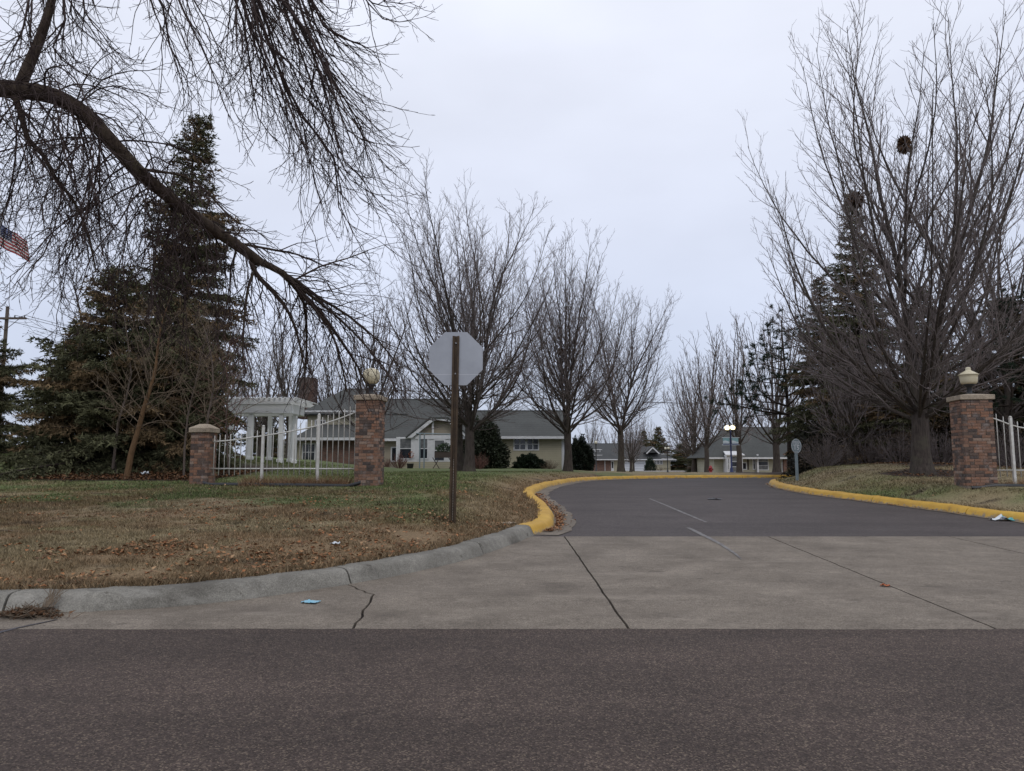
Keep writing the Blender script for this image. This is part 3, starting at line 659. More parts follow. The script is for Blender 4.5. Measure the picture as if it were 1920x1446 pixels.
def flare(zs, r, k=.45, h=.35): return [r * (1 + k * math.exp(-z / h)) for z in zs]
def make_maple(name, seed, H, fork, r0, nl, spread_, dens=1.0, bark_='maple_bark', twig='maple_twig', lean=0, lower=4, rmin=.0045, depth=3, hooks=()):
    """vase-shaped bare maple: short trunk, many ascending limbs"""
    R = random.Random(seed); root = bpy.data.objects.new(name, None); link(root)
    zs = [-.15, 0, .12, .3, .6, 1.0, fork * .75, fork, fork * 1.18]; zs = sorted(set(zs))
    tp = [Vector((.02 * math.sin(z * 3) + lean * z, .02 * math.cos(z * 2.3), z)) for z in zs]; tr = flare([max(z, 0) for z in zs], r0)
    tr = [r * (1 - .12 * max(z, 0) / fork) for r, z in zip(tr, zs)]; tr[-1] = r0 * .55
    mobj('trunk', tubes_mesh('trunk', [(tp, tr, 18)]), bark_, root)
    crown = []; az = R.random() * 6
    spec = [dict(n=2.1 * dens, t0=.10, ang=31, ratio=.36, minl=.8, maxl=3.2, fall=.68, segs=7, wig=.055, trop=.075, rr=.50, rmin=rmin * 1.3, rmax=.034, sides=4),
            dict(n=2.9 * dens, t0=.10, ang=34, ratio=.42, minl=.5, maxl=1.6, segs=4, wig=.06, trop=.09, rr=.58, rmin=rmin, sides=3),
            dict(n=3.3 * dens, t0=.12, ang=36, ratio=.48, minl=.24, maxl=.7, segs=2, wig=.08, trop=.12, rr=.7, rmin=rmin * .8, sides=3)][:depth]
    limbs = []; lead = []; nL = R.choice((2, 3, 3))
    def limb(p, d, L, rb, tro, wig=.05, n=12):
        pts = path(R, p, d, L, n, wig, tro); rr = radii(rb, rmin * 1.8, n, 1.1); mobj('limb', tubes_mesh('limb', [(pts, rr, 7)]), bark_, root); ramify(R, pts, rr, 0, spec, crown); limbs.append(pts); return pts, rr
    for i in range(nL):
        a = az + i * 6.283 / nL + R.uniform(-.4, .4); tl = math.radians(R.uniform(4, 15)); d = Vector((math.sin(tl) * math.cos(a), math.sin(tl) * math.sin(a), math.cos(tl)))
        lead.append(limb(Vector((lean * fork, 0, fork * .92)) + Vector((d.x, d.y, 0)) * r0 * .9, d, (H - fork) * R.uniform(.93, 1.02), r0 * .48, .02, .05, 14))
    for i in range(nl):
        f = (i + R.random()) / nl; az += 2.39996 + R.uniform(-.3, .3); t = .42 * f ** 1.25
        p, td, k = on(lead[i % nL][0], t); rp = lead[i % nL][1][k]
        if f < .3: p = Vector((lean * fork, 0, fork * R.uniform(.86, 1.12))); rp = r0 * .8
        tilt = math.radians((spread_ * (1 - .62 * f) + 8) * R.uniform(.8, 1.15)); L = (H - p.z) * (.66 + .28 * f) * R.uniform(.84, 1.06)
        d = Vector((math.sin(tilt) * math.cos(az), math.sin(tilt) * math.sin(az), math.cos(tilt)))
        limb(p, d, L, min(rp * .55, r0 * R.uniform(.18, .34)), lambda t, f=f: .03 + (.05 + .20 * (1 - f)) * min(1, max(0, t - .12) * 3.0), .055)
    for i in range(lower):
        az += 2.39996 + R.uniform(-.3, .3); tilt = math.radians(R.uniform(58, 82)); zz = fork * R.uniform(1.0, 1.9); d = Vector((math.sin(tilt) * math.cos(az), math.sin(tilt) * math.sin(az), math.cos(tilt)))
        p, _, _ = on(lead[i % nL][0], max(0, (zz - fork) / (H - fork))); limb(p, d, (H - fork) * R.uniform(.28, .45), r0 * R.uniform(.10, .17), .045, .075, 10)
    mobj('crown', tubes_mesh('crown', crown), twig, root)
    return root, limbs
def put(root, label, loc, rz=0, sc=1.0, cat='tree', group=None):
    root.location = loc; root.rotation_euler = (0, 0, rz); root.scale = (sc, sc, sc) if not isinstance(sc, tuple) else sc; return tag(root, label, cat, group)

def make_spruce(name, seed, H, Rb, z0=.3, nw=34, pale=.0, top2=False, thin=1.0, brown=.25, needle=.13, droop=.22, rcap=99):
    R = random.Random(seed); rn = np.random.default_rng(seed); root = bpy.data.objects.new(name, None); link(root)
    stems = []; NB = []; ND = []; NC = []
    leaders = [(0, 0, 0, H)] + ([(.32, .05, H * .86, H * .985)] if top2 else [])
    tz = np.linspace(-.1, H, 14); mobj('trunk', tubes_mesh('trunk', [([Vector((.03 * math.sin(z), 0, z)) for z in tz], [max(.012, .017 * H * (1 - z / H) + .008) for z in tz], 10)]), 'spruce_bark', root)
    for lx_, ly_, za, zb in leaders:
        z = max(z0, za)
        while z < zb - .08:
            f = (z - z0) / (H - z0); rad = Rb * (1 - f) ** .82 * (.82 + .18 * math.sin(z * 2.1 + seed)) + .10
            if za > 0: rad = min(rad, .45)
            rad = min(rad, rcap)
            nb = 6 + int(5 * (1 - f) * thin + R.random()); az = R.random() * 6.28
            for b in range(nb):
                az += 6.283 / nb + R.uniform(-.25, .25); L = rad * R.uniform(.68, 1.15); el = math.radians(38 * f - 8 + R.uniform(-8, 8)); n = 6
                d = Vector((math.cos(az) * math.cos(el), math.sin(az) * math.cos(el), math.sin(el)))
                pts = path(R, Vector((lx_, ly_, z + R.uniform(-.1, .1))), d, L, n, .03, lambda t: -droop * (1 - f) * .35 + .16 * max(0, t - .45))
                stems.append((pts, radii(.012 + .012 * L, .005, n), 4))
                br = R.random(); m = max(5, int(L * 12)); 
                for k in range(m):
                    t = .16 + .84 * (k + R.random()) / m; p, td, _ = on(pts, t); side = 1 if k % 2 else -1
                    lat = td.cross(UP).normalized() * side; tl = (L * .36 * (1 - t) + .16 + .10 * (1 - f)) * R.uniform(.6, 1.2)
                    dd = (td * .75 + lat * .75 + Vector((0, 0, R.uniform(-.55, .12)))).normalized()
                    ns = max(2, int(tl / .075)); cc = np.array([.088, .088, .046]) if br > brown else np.array([.155, .108, .058]); cc = cc * R.uniform(.6, 1.35) + pale * np.array([.02, .026, .022])
                    for q in range(ns):
                        pos = p + dd * tl * (q + .5) / ns + Vector((0, 0, -.05 * ((q + .5) / ns) ** 2))
                        NB.append(pos); ND.append(dd); NC.append(cc)
            z += (H - z0) / nw * R.uniform(.75, 1.25) * (1.2 - .5 * f)
    mobj('boughs', tubes_mesh('boughs', stems), 'spruce_bark', root)
    B = np.array([tuple(v) for v in NB]); D = np.array([tuple(v) for v in ND]); C = np.array(NC); rep = 4
    B = np.repeat(B, rep, 0); D = np.repeat(D, rep, 0); C = np.repeat(C, rep, 0); n = len(B)
    dirs = D + rn.normal(0, .75, (n, 3)); dirs /= np.linalg.norm(dirs, axis=1, keepdims=True); sd_ = np.cross(dirs, rn.normal(0, 1, (n, 3))); sd_ /= np.linalg.norm(sd_, axis=1, keepdims=True)
    ln = needle * rn.uniform(.6, 1.4, (n, 1)); B = B + rn.normal(0, .02, (n, 3)); w = ln * .17
    V = np.stack([B - sd_ * w, B + sd_ * w, B + dirs * ln], 1).reshape(-1, 3); C = C * rn.uniform(.6, 1.5, (n, 1))
    mobj('crown', raw_mesh('crown', V, np.arange(3 * n).reshape(-1, 3), np.repeat(C, 3, 0)), 'needles', root)
    return root

def make_bush(name, seed, rx_, ry_, h, colr, n=5000, leaf=.05, twiggy=False, flatbase=True):
    rn = np.random.default_rng(seed); R = random.Random(seed); root = bpy.data.objects.new(name, None); link(root); st = []
    for i in range(46 if twiggy else 16):
        a = R.random() * 6.283; f = R.random() ** .5; tip = Vector((rx_ * f * math.cos(a), ry_ * f * math.sin(a), h * math.sqrt(max(.05, 1 - (f * .9) ** 2)) * R.uniform(.75, 1.02)))
        b = Vector((tip.x * .12, tip.y * .12, -.05)); mid = b.lerp(tip, .5) + Vector((tip.x * .12, tip.y * .12, 0)); q = [b, b.lerp(mid, .5), mid, mid.lerp(tip, .5), tip]
        rr = radii(.014, .004, 4); st.append((q, rr, 3))
        ramify(R, q, rr, 0, [dict(n=7 if twiggy else 3, t0=.2, ang=30, ratio=.4, minl=.12, segs=3, wig=.08, trop=.05, rr=.7, rmin=.003, sides=3)] + ([dict(n=8, t0=.2, ang=32, ratio=.5, minl=.08, segs=2, wig=.08, trop=.05, rr=.8, rmin=.0025, sides=3)] if twiggy else []), st)
    mobj('stems', tubes_mesh('stems', st), 'pale_twig' if twiggy == 'pale' else 'maple_twig' if twiggy == 'brown' else 'red_twig' if twiggy else 'spruce_bark', root)
    if n:
        v = rn.normal(0, 1, (n, 3)); v /= np.linalg.norm(v, axis=1, keepdims=True); v[:, 2] = np.abs(v[:, 2]) * 1.0
        rad = rn.uniform(.45, 1.0, n) ** .45; lump = 1 + .16 * np.sin(v[:, 0] * 7 + seed) * np.cos(v[:, 1] * 6 + v[:, 2] * 5) + .10 * np.sin(v[:, 2] * 13 + v[:, 0] * 11)
        B = v * (rad * lump)[:, None] * np.array([rx_, ry_, h]); B[:, 2] = np.maximum(B[:, 2], .02)
        dirs = v + rn.normal(0, .6, (n, 3)); dirs /= np.linalg.norm(dirs, axis=1, keepdims=True); sd_ = np.cross(dirs, rn.normal(0, 1, (n, 3))); sd_ /= np.linalg.norm(sd_, axis=1, keepdims=True)
        ln = leaf * rn.uniform(.7, 1.6, (n, 1)); V = np.stack([B - sd_ * ln * .32, B + sd_ * ln * .32, B + dirs * ln], 1).reshape(-1, 3)
        C = np.array(colr)[None] * rn.uniform(.5, 1.6, (n, 1))
        mobj('foliage', raw_mesh('foliage', V, np.arange(3 * n).reshape(-1, 3), np.repeat(C, 3, 0)), 'bush_leaf', root)
    return root

# --- the row of maples on the left lawn
mA, _ = make_maple('maple_tree', 11, 13.2, 1.9, .225, 34, 54, 1.36, lower=16)
g = ground_at(880, 32, 885); put(mA, 'tall bare maple with forking limbs right behind the octagonal sign', g, 1.0, 1.0, group='bare maples lining the drive')
tp_ = MB()   # its leaning second stem
mB, limB = make_maple('maple_tree', 23, 11.8, 2.0, .20, 30, 46, 1.34, lower=15)
g = ground_at(1065, 36, 883); put(mB, 'bare maple with a small nest, at the right corner of the siding house', g, .4, 1.0, group='bare maples lining the drive'); mB_loc = g
mC_, _ = make_maple('maple_tree', 37, 12.4, 2.5, .205, 27, 46, 1.22, lower=14)
g = ground_at(1165, 46, 886); put(mC_, 'bare maple in front of the distant white garage doors', g, 2.2, 1.0, group='bare maples lining the drive')
# second stem beside the first maple
sA, _ = make_maple('maple_tree', 41, 11.0, 2.6, .20, 8, 36, .7, lower=2, lean=-.03)
g = ground_at(862, 34.5, 881); put(sA, 'slimmer brown maple partly hidden by the sign post', g, .2, 1.0, group='bare maples lining the drive')
# --- the big maple on the right
mR, limR = make_maple('maple_tree', 58, 15.3, 1.75, .26, 36, 54, 1.12, lower=18, rmin=.004)
gR = ground_at(1730, 22, 888); put(mR, 'largest bare maple with a flared trunk beside the right brick pillar', gR, 2.6, 1.0, group='bare maples lining the drive')
# --- far bare trees share three crowns
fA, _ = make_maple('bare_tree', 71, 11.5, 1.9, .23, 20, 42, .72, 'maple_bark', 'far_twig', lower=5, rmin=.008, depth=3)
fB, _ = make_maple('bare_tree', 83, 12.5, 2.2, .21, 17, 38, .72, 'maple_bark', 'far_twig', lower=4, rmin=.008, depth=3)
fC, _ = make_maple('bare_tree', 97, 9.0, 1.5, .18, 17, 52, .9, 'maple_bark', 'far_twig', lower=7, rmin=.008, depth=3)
used = set()
def far_tree(src, px, py, d, rz, sc, label, group):
    o = src if src.name not in used else copy_tree(src); used.add(src.name)
    x_ = X(px, py, d); return put(o, label, (x_, d, sz(x_, d) - .05), rz, sc, group=group)
DR = 'bare trees along the right side of the drive'; BK = 'bare trees behind the left fence'; FW = 'far bare trees at the end of the drive'
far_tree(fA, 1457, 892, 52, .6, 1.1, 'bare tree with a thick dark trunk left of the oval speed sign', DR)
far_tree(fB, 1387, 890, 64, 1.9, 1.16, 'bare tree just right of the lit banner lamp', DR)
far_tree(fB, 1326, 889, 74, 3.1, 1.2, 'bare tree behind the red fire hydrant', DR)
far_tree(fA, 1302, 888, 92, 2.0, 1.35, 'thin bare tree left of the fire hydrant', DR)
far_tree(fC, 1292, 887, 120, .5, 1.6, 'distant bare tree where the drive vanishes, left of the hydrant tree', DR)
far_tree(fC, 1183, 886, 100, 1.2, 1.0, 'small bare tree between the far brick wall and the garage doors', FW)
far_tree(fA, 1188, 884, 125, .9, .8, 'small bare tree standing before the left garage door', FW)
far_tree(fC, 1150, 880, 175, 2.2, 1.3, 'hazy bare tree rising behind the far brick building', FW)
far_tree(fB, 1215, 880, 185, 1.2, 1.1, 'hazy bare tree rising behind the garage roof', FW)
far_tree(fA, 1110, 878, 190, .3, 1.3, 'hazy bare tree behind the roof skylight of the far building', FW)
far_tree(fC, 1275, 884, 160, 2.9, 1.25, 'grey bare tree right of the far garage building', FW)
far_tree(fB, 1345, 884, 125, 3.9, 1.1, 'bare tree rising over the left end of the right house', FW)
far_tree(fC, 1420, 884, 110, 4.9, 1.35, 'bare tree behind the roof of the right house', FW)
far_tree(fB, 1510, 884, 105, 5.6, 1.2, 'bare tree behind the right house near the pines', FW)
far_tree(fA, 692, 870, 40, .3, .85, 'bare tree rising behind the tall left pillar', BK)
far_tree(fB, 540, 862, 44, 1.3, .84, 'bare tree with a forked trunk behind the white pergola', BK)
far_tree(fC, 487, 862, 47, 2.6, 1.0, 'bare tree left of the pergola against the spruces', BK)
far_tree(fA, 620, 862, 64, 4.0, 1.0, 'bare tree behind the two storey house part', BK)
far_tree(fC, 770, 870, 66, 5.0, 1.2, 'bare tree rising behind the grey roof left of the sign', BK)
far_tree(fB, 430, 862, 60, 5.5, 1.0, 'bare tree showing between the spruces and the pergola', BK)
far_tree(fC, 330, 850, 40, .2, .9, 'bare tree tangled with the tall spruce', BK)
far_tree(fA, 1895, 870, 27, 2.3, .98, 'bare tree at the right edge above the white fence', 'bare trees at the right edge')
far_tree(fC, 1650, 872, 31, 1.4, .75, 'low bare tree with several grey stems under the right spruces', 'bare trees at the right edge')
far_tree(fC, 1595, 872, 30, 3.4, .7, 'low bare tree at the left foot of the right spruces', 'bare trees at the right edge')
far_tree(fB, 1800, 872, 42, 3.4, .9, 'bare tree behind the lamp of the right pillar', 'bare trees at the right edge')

# --- spruces and pines
SPG = 'spruces left of the fence'
s1 = make_spruce('spruce_tree', 3, 12.6, 3.6, 1.0, 25, top2=True, brown=.35, rcap=2.15); g = ground_at(334, 25, 885); put(s1, 'tallest spruce with a twin brown tip behind the overhanging limb', g, 0, group=SPG)
s2 = make_spruce('spruce_tree', 8, 6.4, 4.1, .3, 22, brown=.3, thin=1.25, droop=.12); g = ground_at(205, 22.3, 888); put(s2, 'broad low spruce sweeping to the ground at the left', g, 1, group=SPG)
s3 = make_spruce('spruce_tree', 14, 5.6, 2.5, .4, 22, brown=.4); g = ground_at(352, 22.3, 885); put(s3, 'olive spruce close behind the short brick pillar', g, 2, (.72, .72, .95), group=SPG)
s4 = copy_tree(s2); put(s4, 'dark spruce cut by the left edge of the photo', ground_at(-75, 25, 870), 2.2, (.75, .75, .95), group=SPG)
s7 = copy_tree(s2); put(s7, 'full spruce filling the gap behind the leaning orange stem', ground_at(300, 23.2, 885), 3.3, (.72, .72, .9), group=SPG)
s6 = copy_tree(s3); put(s6, 'small spruce left of the full one, under the seed clustered trees', ground_at(130, 24.5, 885), 4.0, (1.0, 1.0, .8), group=SPG)
SPR = 'evergreens on the right mound'
s5 = make_spruce('spruce_tree', 19, 13.5, 3.1, 1.2, 34, brown=.28, pale=.1); put(s5, 'tall dark spruce directly behind the largest maple', ground_at(1622, 33, 872), 0, group=SPR)
o = copy_tree(s5); put(o, 'spruce with low dark boughs right of the speed sign', ground_at(1552, 38, 872), 1.5, (1.0, 1.0, .78), group=SPR)
o = copy_tree(s5); put(o, 'dark spruce between the largest maple and the right pillar', ground_at(1745, 36, 872), 3.1, (1.05, 1.05, .72), group=SPR)
o = copy_tree(s3); put(o, 'dense low spruce at the foot of the right evergreens', ground_at(1665, 30.5, 875), 3.6, (1.15, 1.15, .8), group=SPR)
o = copy_tree(s3); put(o, 'low spruce behind the right pillar', ground_at(1800, 31, 875), 5.1, (1.15, 1.15, .72), group=SPR)
o = copy_tree(s1); put(o, 'shaggy evergreen above the white fence at the right edge', ground_at(1925, 30, 872), 2.0, (1.7, 1.7, .60), group=SPR)
FP = 'far evergreens'
o = copy_tree(s3); put(o, 'brown green far evergreen behind the small garage gable', ground_at(1236, 165, 880), 0, (2.0, 2.0, 1.75), group=FP)
o = copy_tree(s3); put(o, 'far evergreen left of the brown green one behind the garage', ground_at(1208, 170, 880), 2, (1.7, 1.7, 1.65), group=FP)
o = copy_tree(s2); put(o, 'dark far evergreen at the right end of the garage building', ground_at(1282, 150, 882), 4, (1.9, 1.9, .9), group=FP)
o = copy_tree(s2); put(o, 'green evergreen seen through the pergola posts', ground_at(493, 52, 862), 4, (.6, .6, .78), group=FP)
o = copy_tree(s2); put(o, 'dark evergreen between the hydrant and the right house', ground_at(1318, 96, 884), 3, (.9, .9, .62), group=FP)

def make_pine(name, seed, H, crown0, reach):
    R = random.Random(seed); rn = np.random.default_rng(seed); root = bpy.data.objects.new(name, None); link(root); st = []; tips = []
    tz = np.linspace(-.1, H, 12); mobj('trunk', tubes_mesh('trunk', [([Vector((.12 * math.sin(z * .5), .05 * z / H, z)) for z in tz], [.13 * (1 - .85 * max(z, 0) / H) + .01 for z in tz], 10)]), 'spruce_bark', root)
    z = crown0
    while z < H:
        f = (z - crown0) / (H - crown0)
        for b in range(R.randint(3, 5)):
            a = R.random() * 6.283; L = reach * (1 - .7 * f) * R.uniform(.55, 1.1); q = path(R, Vector((0, 0, z)), Vector((math.cos(a), math.sin(a), R.uniform(-.05, .35))), L, 7, .09, .03); rr = radii(.05 * (1 - f) + .015, .01, 7); st.append((q, rr, 5)); sub = []
            ramify(R, q, rr, 0, [dict(n=2.4, t0=.35, ang=45, ratio=.35, minl=.35, segs=4, wig=.1, trop=.05, rr=.6, rmin=.006, sides=3), dict(n=4, t0=.3, ang=40, ratio=.5, minl=.2, segs=2, wig=.1, trop=.1, rr=.7, rmin=.005, sides=3)], sub); st += sub
            for s_ in sub: tips += [(on(s_[0], t_)[0], (s_[0][-1] - s_[0][-2]).normalized()) for t_ in (.55, .8, .99)]
        z += R.uniform(.35, .7)
    mobj('boughs', tubes_mesh('boughs', st), 'spruce_bark', root); rep = 14; B = np.repeat(np.array([tuple(t[0]) for t in tips]), rep, 0); D = np.repeat(np.array([tuple(t[1]) for t in tips]), rep, 0); n = len(B)
    dirs = D * .6 + rn.normal(0, .6, (n, 3)); dirs /= np.linalg.norm(dirs, axis=1, keepdims=True); sd_ = np.cross(dirs, rn.normal(0, 1, (n, 3))); sd_ /= np.linalg.norm(sd_, axis=1, keepdims=True); ln = rn.uniform(.12, .26, (n, 1))
    V = np.stack([B - sd_ * .013, B + sd_ * .013, B + dirs * ln], 1).reshape(-1, 3); C = np.array([[.022, .038, .022]]) * rn.uniform(.5, 1.5, (n, 1))
    mobj('crown', raw_mesh('crown', V, np.arange(3 * n).reshape(-1, 3), np.repeat(C, 3, 0)), 'needles', root); return root
pn = make_pine('pine_tree', 5, 9.0, 3.4, 4.6); put(pn, 'loose dark pine reaching over the oval speed sign', ground_at(1480, 42, 880), .5, group=SPR)
o = copy_tree(pn); put(o, 'pine bough reaching in above the right fence', ground_at(1960, 26, 880), 2.2, (.85, .85, .72), group=SPR)

bark('red_twig', (.20, .105, .085), (.11, .06, .05))
# --- leaning sapling and thin bare stems in front of the spruces
def make_sapling(name, seed, pts, r, barkm, twigm, dens, leafy=0):
    R = random.Random(seed); root = bpy.data.objects.new(name, None); link(root); b = Vector(pts[0]); P = [Vector(p) - b for p in pts]; rr = radii(r, .012, len(P) - 1)
    mobj('trunk', tubes_mesh('trunk', [(P, rr, 9)]), barkm, root); out = []
    ramify(R, P, rr, 0, [dict(n=2.8 * dens, t0=.25, ang=48, ratio=.40, minl=.7, maxl=2.2, segs=7, wig=.11, trop=.03, rr=.5, rmin=.005, rmax=.015, sides=4), dict(n=3.6, t0=.15, ang=42, ratio=.45, minl=.4, segs=4, wig=.1, trop=.03, rr=.6, rmin=.004, sides=3), dict(n=3.6, t0=.15, ang=42, ratio=.5, minl=.18, segs=2, wig=.1, trop=.03, rr=.7, rmin=.0035, sides=3)], out)
    mobj('crown', tubes_mesh('crown', out), twigm, root)
    if leafy:
        rn = np.random.default_rng(seed); T = np.array([tuple(q[0][-1]) for q in out]); T = T[rn.random(len(T)) < leafy]; n = len(T); a = rn.normal(0, 1, (n, 3)); a /= np.linalg.norm(a, axis=1, keepdims=True); s_ = np.cross(a, rn.normal(0, 1, (n, 3))); s_ /= np.linalg.norm(s_, axis=1, keepdims=True)
        V = np.stack([T - s_ * .018, T + s_ * .018, T + a * .07], 1).reshape(-1, 3); mobj('leaves', raw_mesh('leaves', V, np.arange(3 * n).reshape(-1, 3), np.repeat(np.array([[.05, .038, .03]]) * rn.uniform(.6, 1.6, (n, 1)), 3, 0)), 'leaf_litter', root)
    root.location = b; return root
SG = 'thin bare trees among the left spruces'
gb = ground_at(237, 19.6, 888)
tag(make_sapling('sapling_tree', 4, [gb - Vector((0, 0, .1))] + [at(a, b, 19.6) for a, b in ((246, 850), (258, 810), (270, 765), (283, 725), (292, 690), (296, 650), (302, 610), (318, 560))], .085, 'sapling_bark', 'pale_twig', 3.4), 'leaning orange barked young tree in front of the dark spruces', 'tree', SG)
gb = ground_at(210, 20.6, 884)
tag(make_sapling('sapling_tree', 6, [gb - Vector((0, 0, .1))] + [at(a, b, 20.6) for a, b in ((216, 840), (222, 790), (238, 740), (246, 700), (240, 640), (232, 590))], .042, 'wood_pole', 'pale_twig', 2.2), 'slimmer brown stem just left of the leaning orange barked tree', 'tree', SG)
gb = ground_at(392, 19.2, 888)
tag(make_sapling('sapling_tree', 9, [gb - Vector((0, 0, .1))] + [at(a, b, 19.4) for a, b in ((386, 830), (390, 780), (400, 730), (398, 680), (388, 630), (372, 590))], .035, 'wood_pole', 'pale_twig', 3.4), 'twiggy young tree rising behind the short brick pillar', 'tree', SG)
gb = ground_at(345, 20.2, 886)
tag(make_sapling('sapling_tree', 15, [gb - Vector((0, 0, .1))] + [at(a, b, 20.2) for a, b in ((346, 840), (352, 780), (366, 720), (380, 660), (392, 610))], .032, 'wood_pole', 'pale_twig', 4.0), 'brown twiggy thicket tree between the leaning stem and the short pillar', 'tree', SG)
gb = ground_at(430, 21.5, 884)
tag(make_sapling('sapling_tree', 16, [gb - Vector((0, 0, .1))] + [at(a, b, 21.5) for a, b in ((426, 840), (424, 780), (428, 730), (432, 680), (430, 640))], .03, 'wood_pole', 'red_twig', 3.6), 'reddish twiggy tree just right of the short pillar', 'tree', SG)
gb = ground_at(190, 27, 880)
tag(make_sapling('sapling_tree', 12, [gb - Vector((0, 0, .1))] + [at(a, b, 27) for a, b in ((185, 800), (178, 740), (170, 680), (160, 630), (150, 585), (140, 540), (132, 505))], .10, 'maple_bark', 'overhang_twig', 2.2, .6), 'bare tree with dark seed clusters above the low spruce', 'tree', SG)
gb = ground_at(250, 28, 880)
tag(make_sapling('sapling_tree', 13, [gb - Vector((0, 0, .1))] + [at(a, b, 28) for a, b in ((250, 800), (245, 740), (238, 680), (226, 630), (222, 570), (230, 520), (236, 480))], .10, 'maple_bark', 'overhang_twig', 2.0, .5), 'bare tree with seed clusters left of the tall spruce', 'tree', SG)

# --- the tree at the left whose limb hangs over the lawn
def overhang():
    R = random.Random(77); base = Vector((-10.6, 9.0, sz(-10.6, 9.0)))
    root = thing('overhanging_tree', 'large bare tree off the left edge, its thick limb drooping across the lawn', 'tree', base)
    L = lambda P: [Vector(p) - base for p in P]
    tr = [base + Vector((0, 0, -.2)), base + Vector((0, 0, .1)), base + Vector((.02, 0, .6)), base + Vector((.1, 0, 1.8)), base + Vector((.25, .05, 3.2)), base + Vector((.35, .1, 4.6)), base + Vector((.3, .1, 6.5)), base + Vector((.1, .2, 9)), base + Vector((0, .2, 11.5))]
    mobj('trunk', tubes_mesh('trunk', [(L(tr), [.62, .56, .46, .42, .40, .36, .28, .2, .08], 16)]), 'overhang_bark', root)
    # main limb, read from the photograph and placed between 9 and 14 m away
    pix = [(-60, 152, 9.1), (0, 166, 9.3), (60, 172, 9.4), (110, 184, 9.5), (160, 214, 9.7), (205, 262, 9.8), (260, 322, 10.0), (300, 356, 10.2), (345, 392, 10.4), (400, 430, 10.6), (450, 464, 10.8), (490, 494, 11.0)]
    limb = [base + Vector((.3, .1, 4.0)), base + Vector((1.6, .05, 4.75)), base + Vector((2.7, .05, 5.05))] + [at(*p) for p in pix]
    pts = catm3(limb); n = len(pts) - 1; rr = [.132 - .055 * (i / n) ** 1.2 for i in range(n + 1)]
    mobj('limb', tubes_mesh('limb', [(L(pts), rr, 14)]), 'overhang_bark', root)
    forks = [[(485, 490, 11.0), (530, 512, 11.2), (560, 545, 11.5), (600, 585, 12.0), (640, 640, 12.6), (672, 690, 13.1), (690, 730, 13.4)],
             [(470, 478, 10.9), (478, 510, 11.0), (500, 535, 11.1), (530, 568, 11.3), (552, 610, 11.5), (565, 660, 11.7), (572, 700, 11.8)],
             [(520, 508, 11.1), (560, 530, 11.5), (600, 560, 12.0), (650, 590, 12.6), (710, 640, 13.3), (750, 690, 13.8)],
             [(480, 500, 11.0), (465, 540, 10.9), (458, 600, 10.8), (455, 660, 10.8), (462, 700, 10.9)],
             [(545, 530, 11.3), (570, 570, 11.9), (575, 640, 12.2), (572, 700, 12.4), (570, 730, 12.5)],
             [(250, 312, 10.0), (290, 322, 9.8), (330, 326, 9.7), (372, 345, 9.7), (420, 395, 9.8), (450, 420, 9.9)],
             [(560, 548, 11.5), (615, 610, 12.1), (640, 680, 12.4), (650, 735, 12.6)],
             [(530, 515, 11.2), (590, 560, 11.8), (660, 620, 12.6), (720, 690, 13.3), (745, 735, 13.6)],
             [(440, 455, 10.8), (520, 470, 11.2), (560, 478, 11.6), (610, 500, 12.0)],
             [(545, 530, 11.4), (600, 500, 12), (650, 485, 12.6), (690, 470, 13)]]
    tw = []
    hang = [dict(n=4.6, t0=.06, ang=36, ratio=.5, minl=.5, maxl=1.5, segs=7, wig=.12, trop=lambda t: -.10 + .42 * max(0, t - .4), rr=.6, rmin=.0034, rmax=.010, sides=4),
            dict(n=5.2, t0=.10, ang=42, ratio=.45, minl=.22, maxl=.7, segs=4, wig=.11, trop=lambda t: -.06 + .55 * max(0, t - .25), rr=.6, rmin=.0026, sides=3),
            dict(n=4.5, t0=.2, ang=44, ratio=.5, minl=.09, maxl=.28, segs=2, wig=.1, trop=.16, rr=.65, rmin=.0021, sides=3)]
    spray = [dict(hang[0], n=8.0, ang=34, maxl=1.9, minl=.7, trop=lambda t: -.07 + .2 * max(0, t - .5))] + hang[1:]
    r0s = [.058, .048, .038, .026, .028, .022, .028, .028, .022, .018]
    for P, r0 in zip(forks, r0s):
        q = catm3([at(*p) for p in P], 2); rr = radii(r0, .01, len(q) - 1); o = mobj('limb', tubes_mesh('limb', [(L(q), rr, 8)]), 'overhang_bark', root); ramify(R, L(q), rr, 0, spray, tw)
    # upright branch leaving the limb near the left edge
    q = catm3([at(35, 168, 9.35), at(55, 120, 9.35), at(76, 70, 9.4), at(92, 20, 9.45), at(108, -40, 9.5), at(135, -130, 9.7), at(175, -260, 10)], 2); rr = radii(.08, .03, len(q) - 1)
    mobj('limb', tubes_mesh('limb', [(L(q), rr, 8)]), 'overhang_bark', root); ramify(R, L(q), rr, 0, [dict(hang[0], n=1.6, maxl=2.2)] + hang[1:], tw)
    # the hanging branches below and around the limb
    def drop(start, d, Ln, r, spec=hang):
        q = path(R, start, d, Ln, 11, .10, lambda t: -.17 + .30 * max(0, t - .5)); rr = radii(r, .0045, 11); tw.append((L(q), rr, 5)); ramify(R, L(q), rr, 0, spec, tw)
    for i in range(86):
        t = .16 + .78 * (i + R.random()) / 86; p, td, _ = on(pts, t)
        drop(p, Vector((R.gauss(.05, .5), R.gauss(-.1, .6), R.uniform(-.8, .25))), R.uniform(1.5, 3.8) * (1.12 - .5 * t), R.uniform(.008, .016))
    for i in range(10):
        p, td, _ = on(pts, .45 + .5 * R.random()); drop(p, Vector((R.gauss(.3, .4), R.gauss(0, .5), R.uniform(.3, .9))), R.uniform(.7, 1.5), .012)
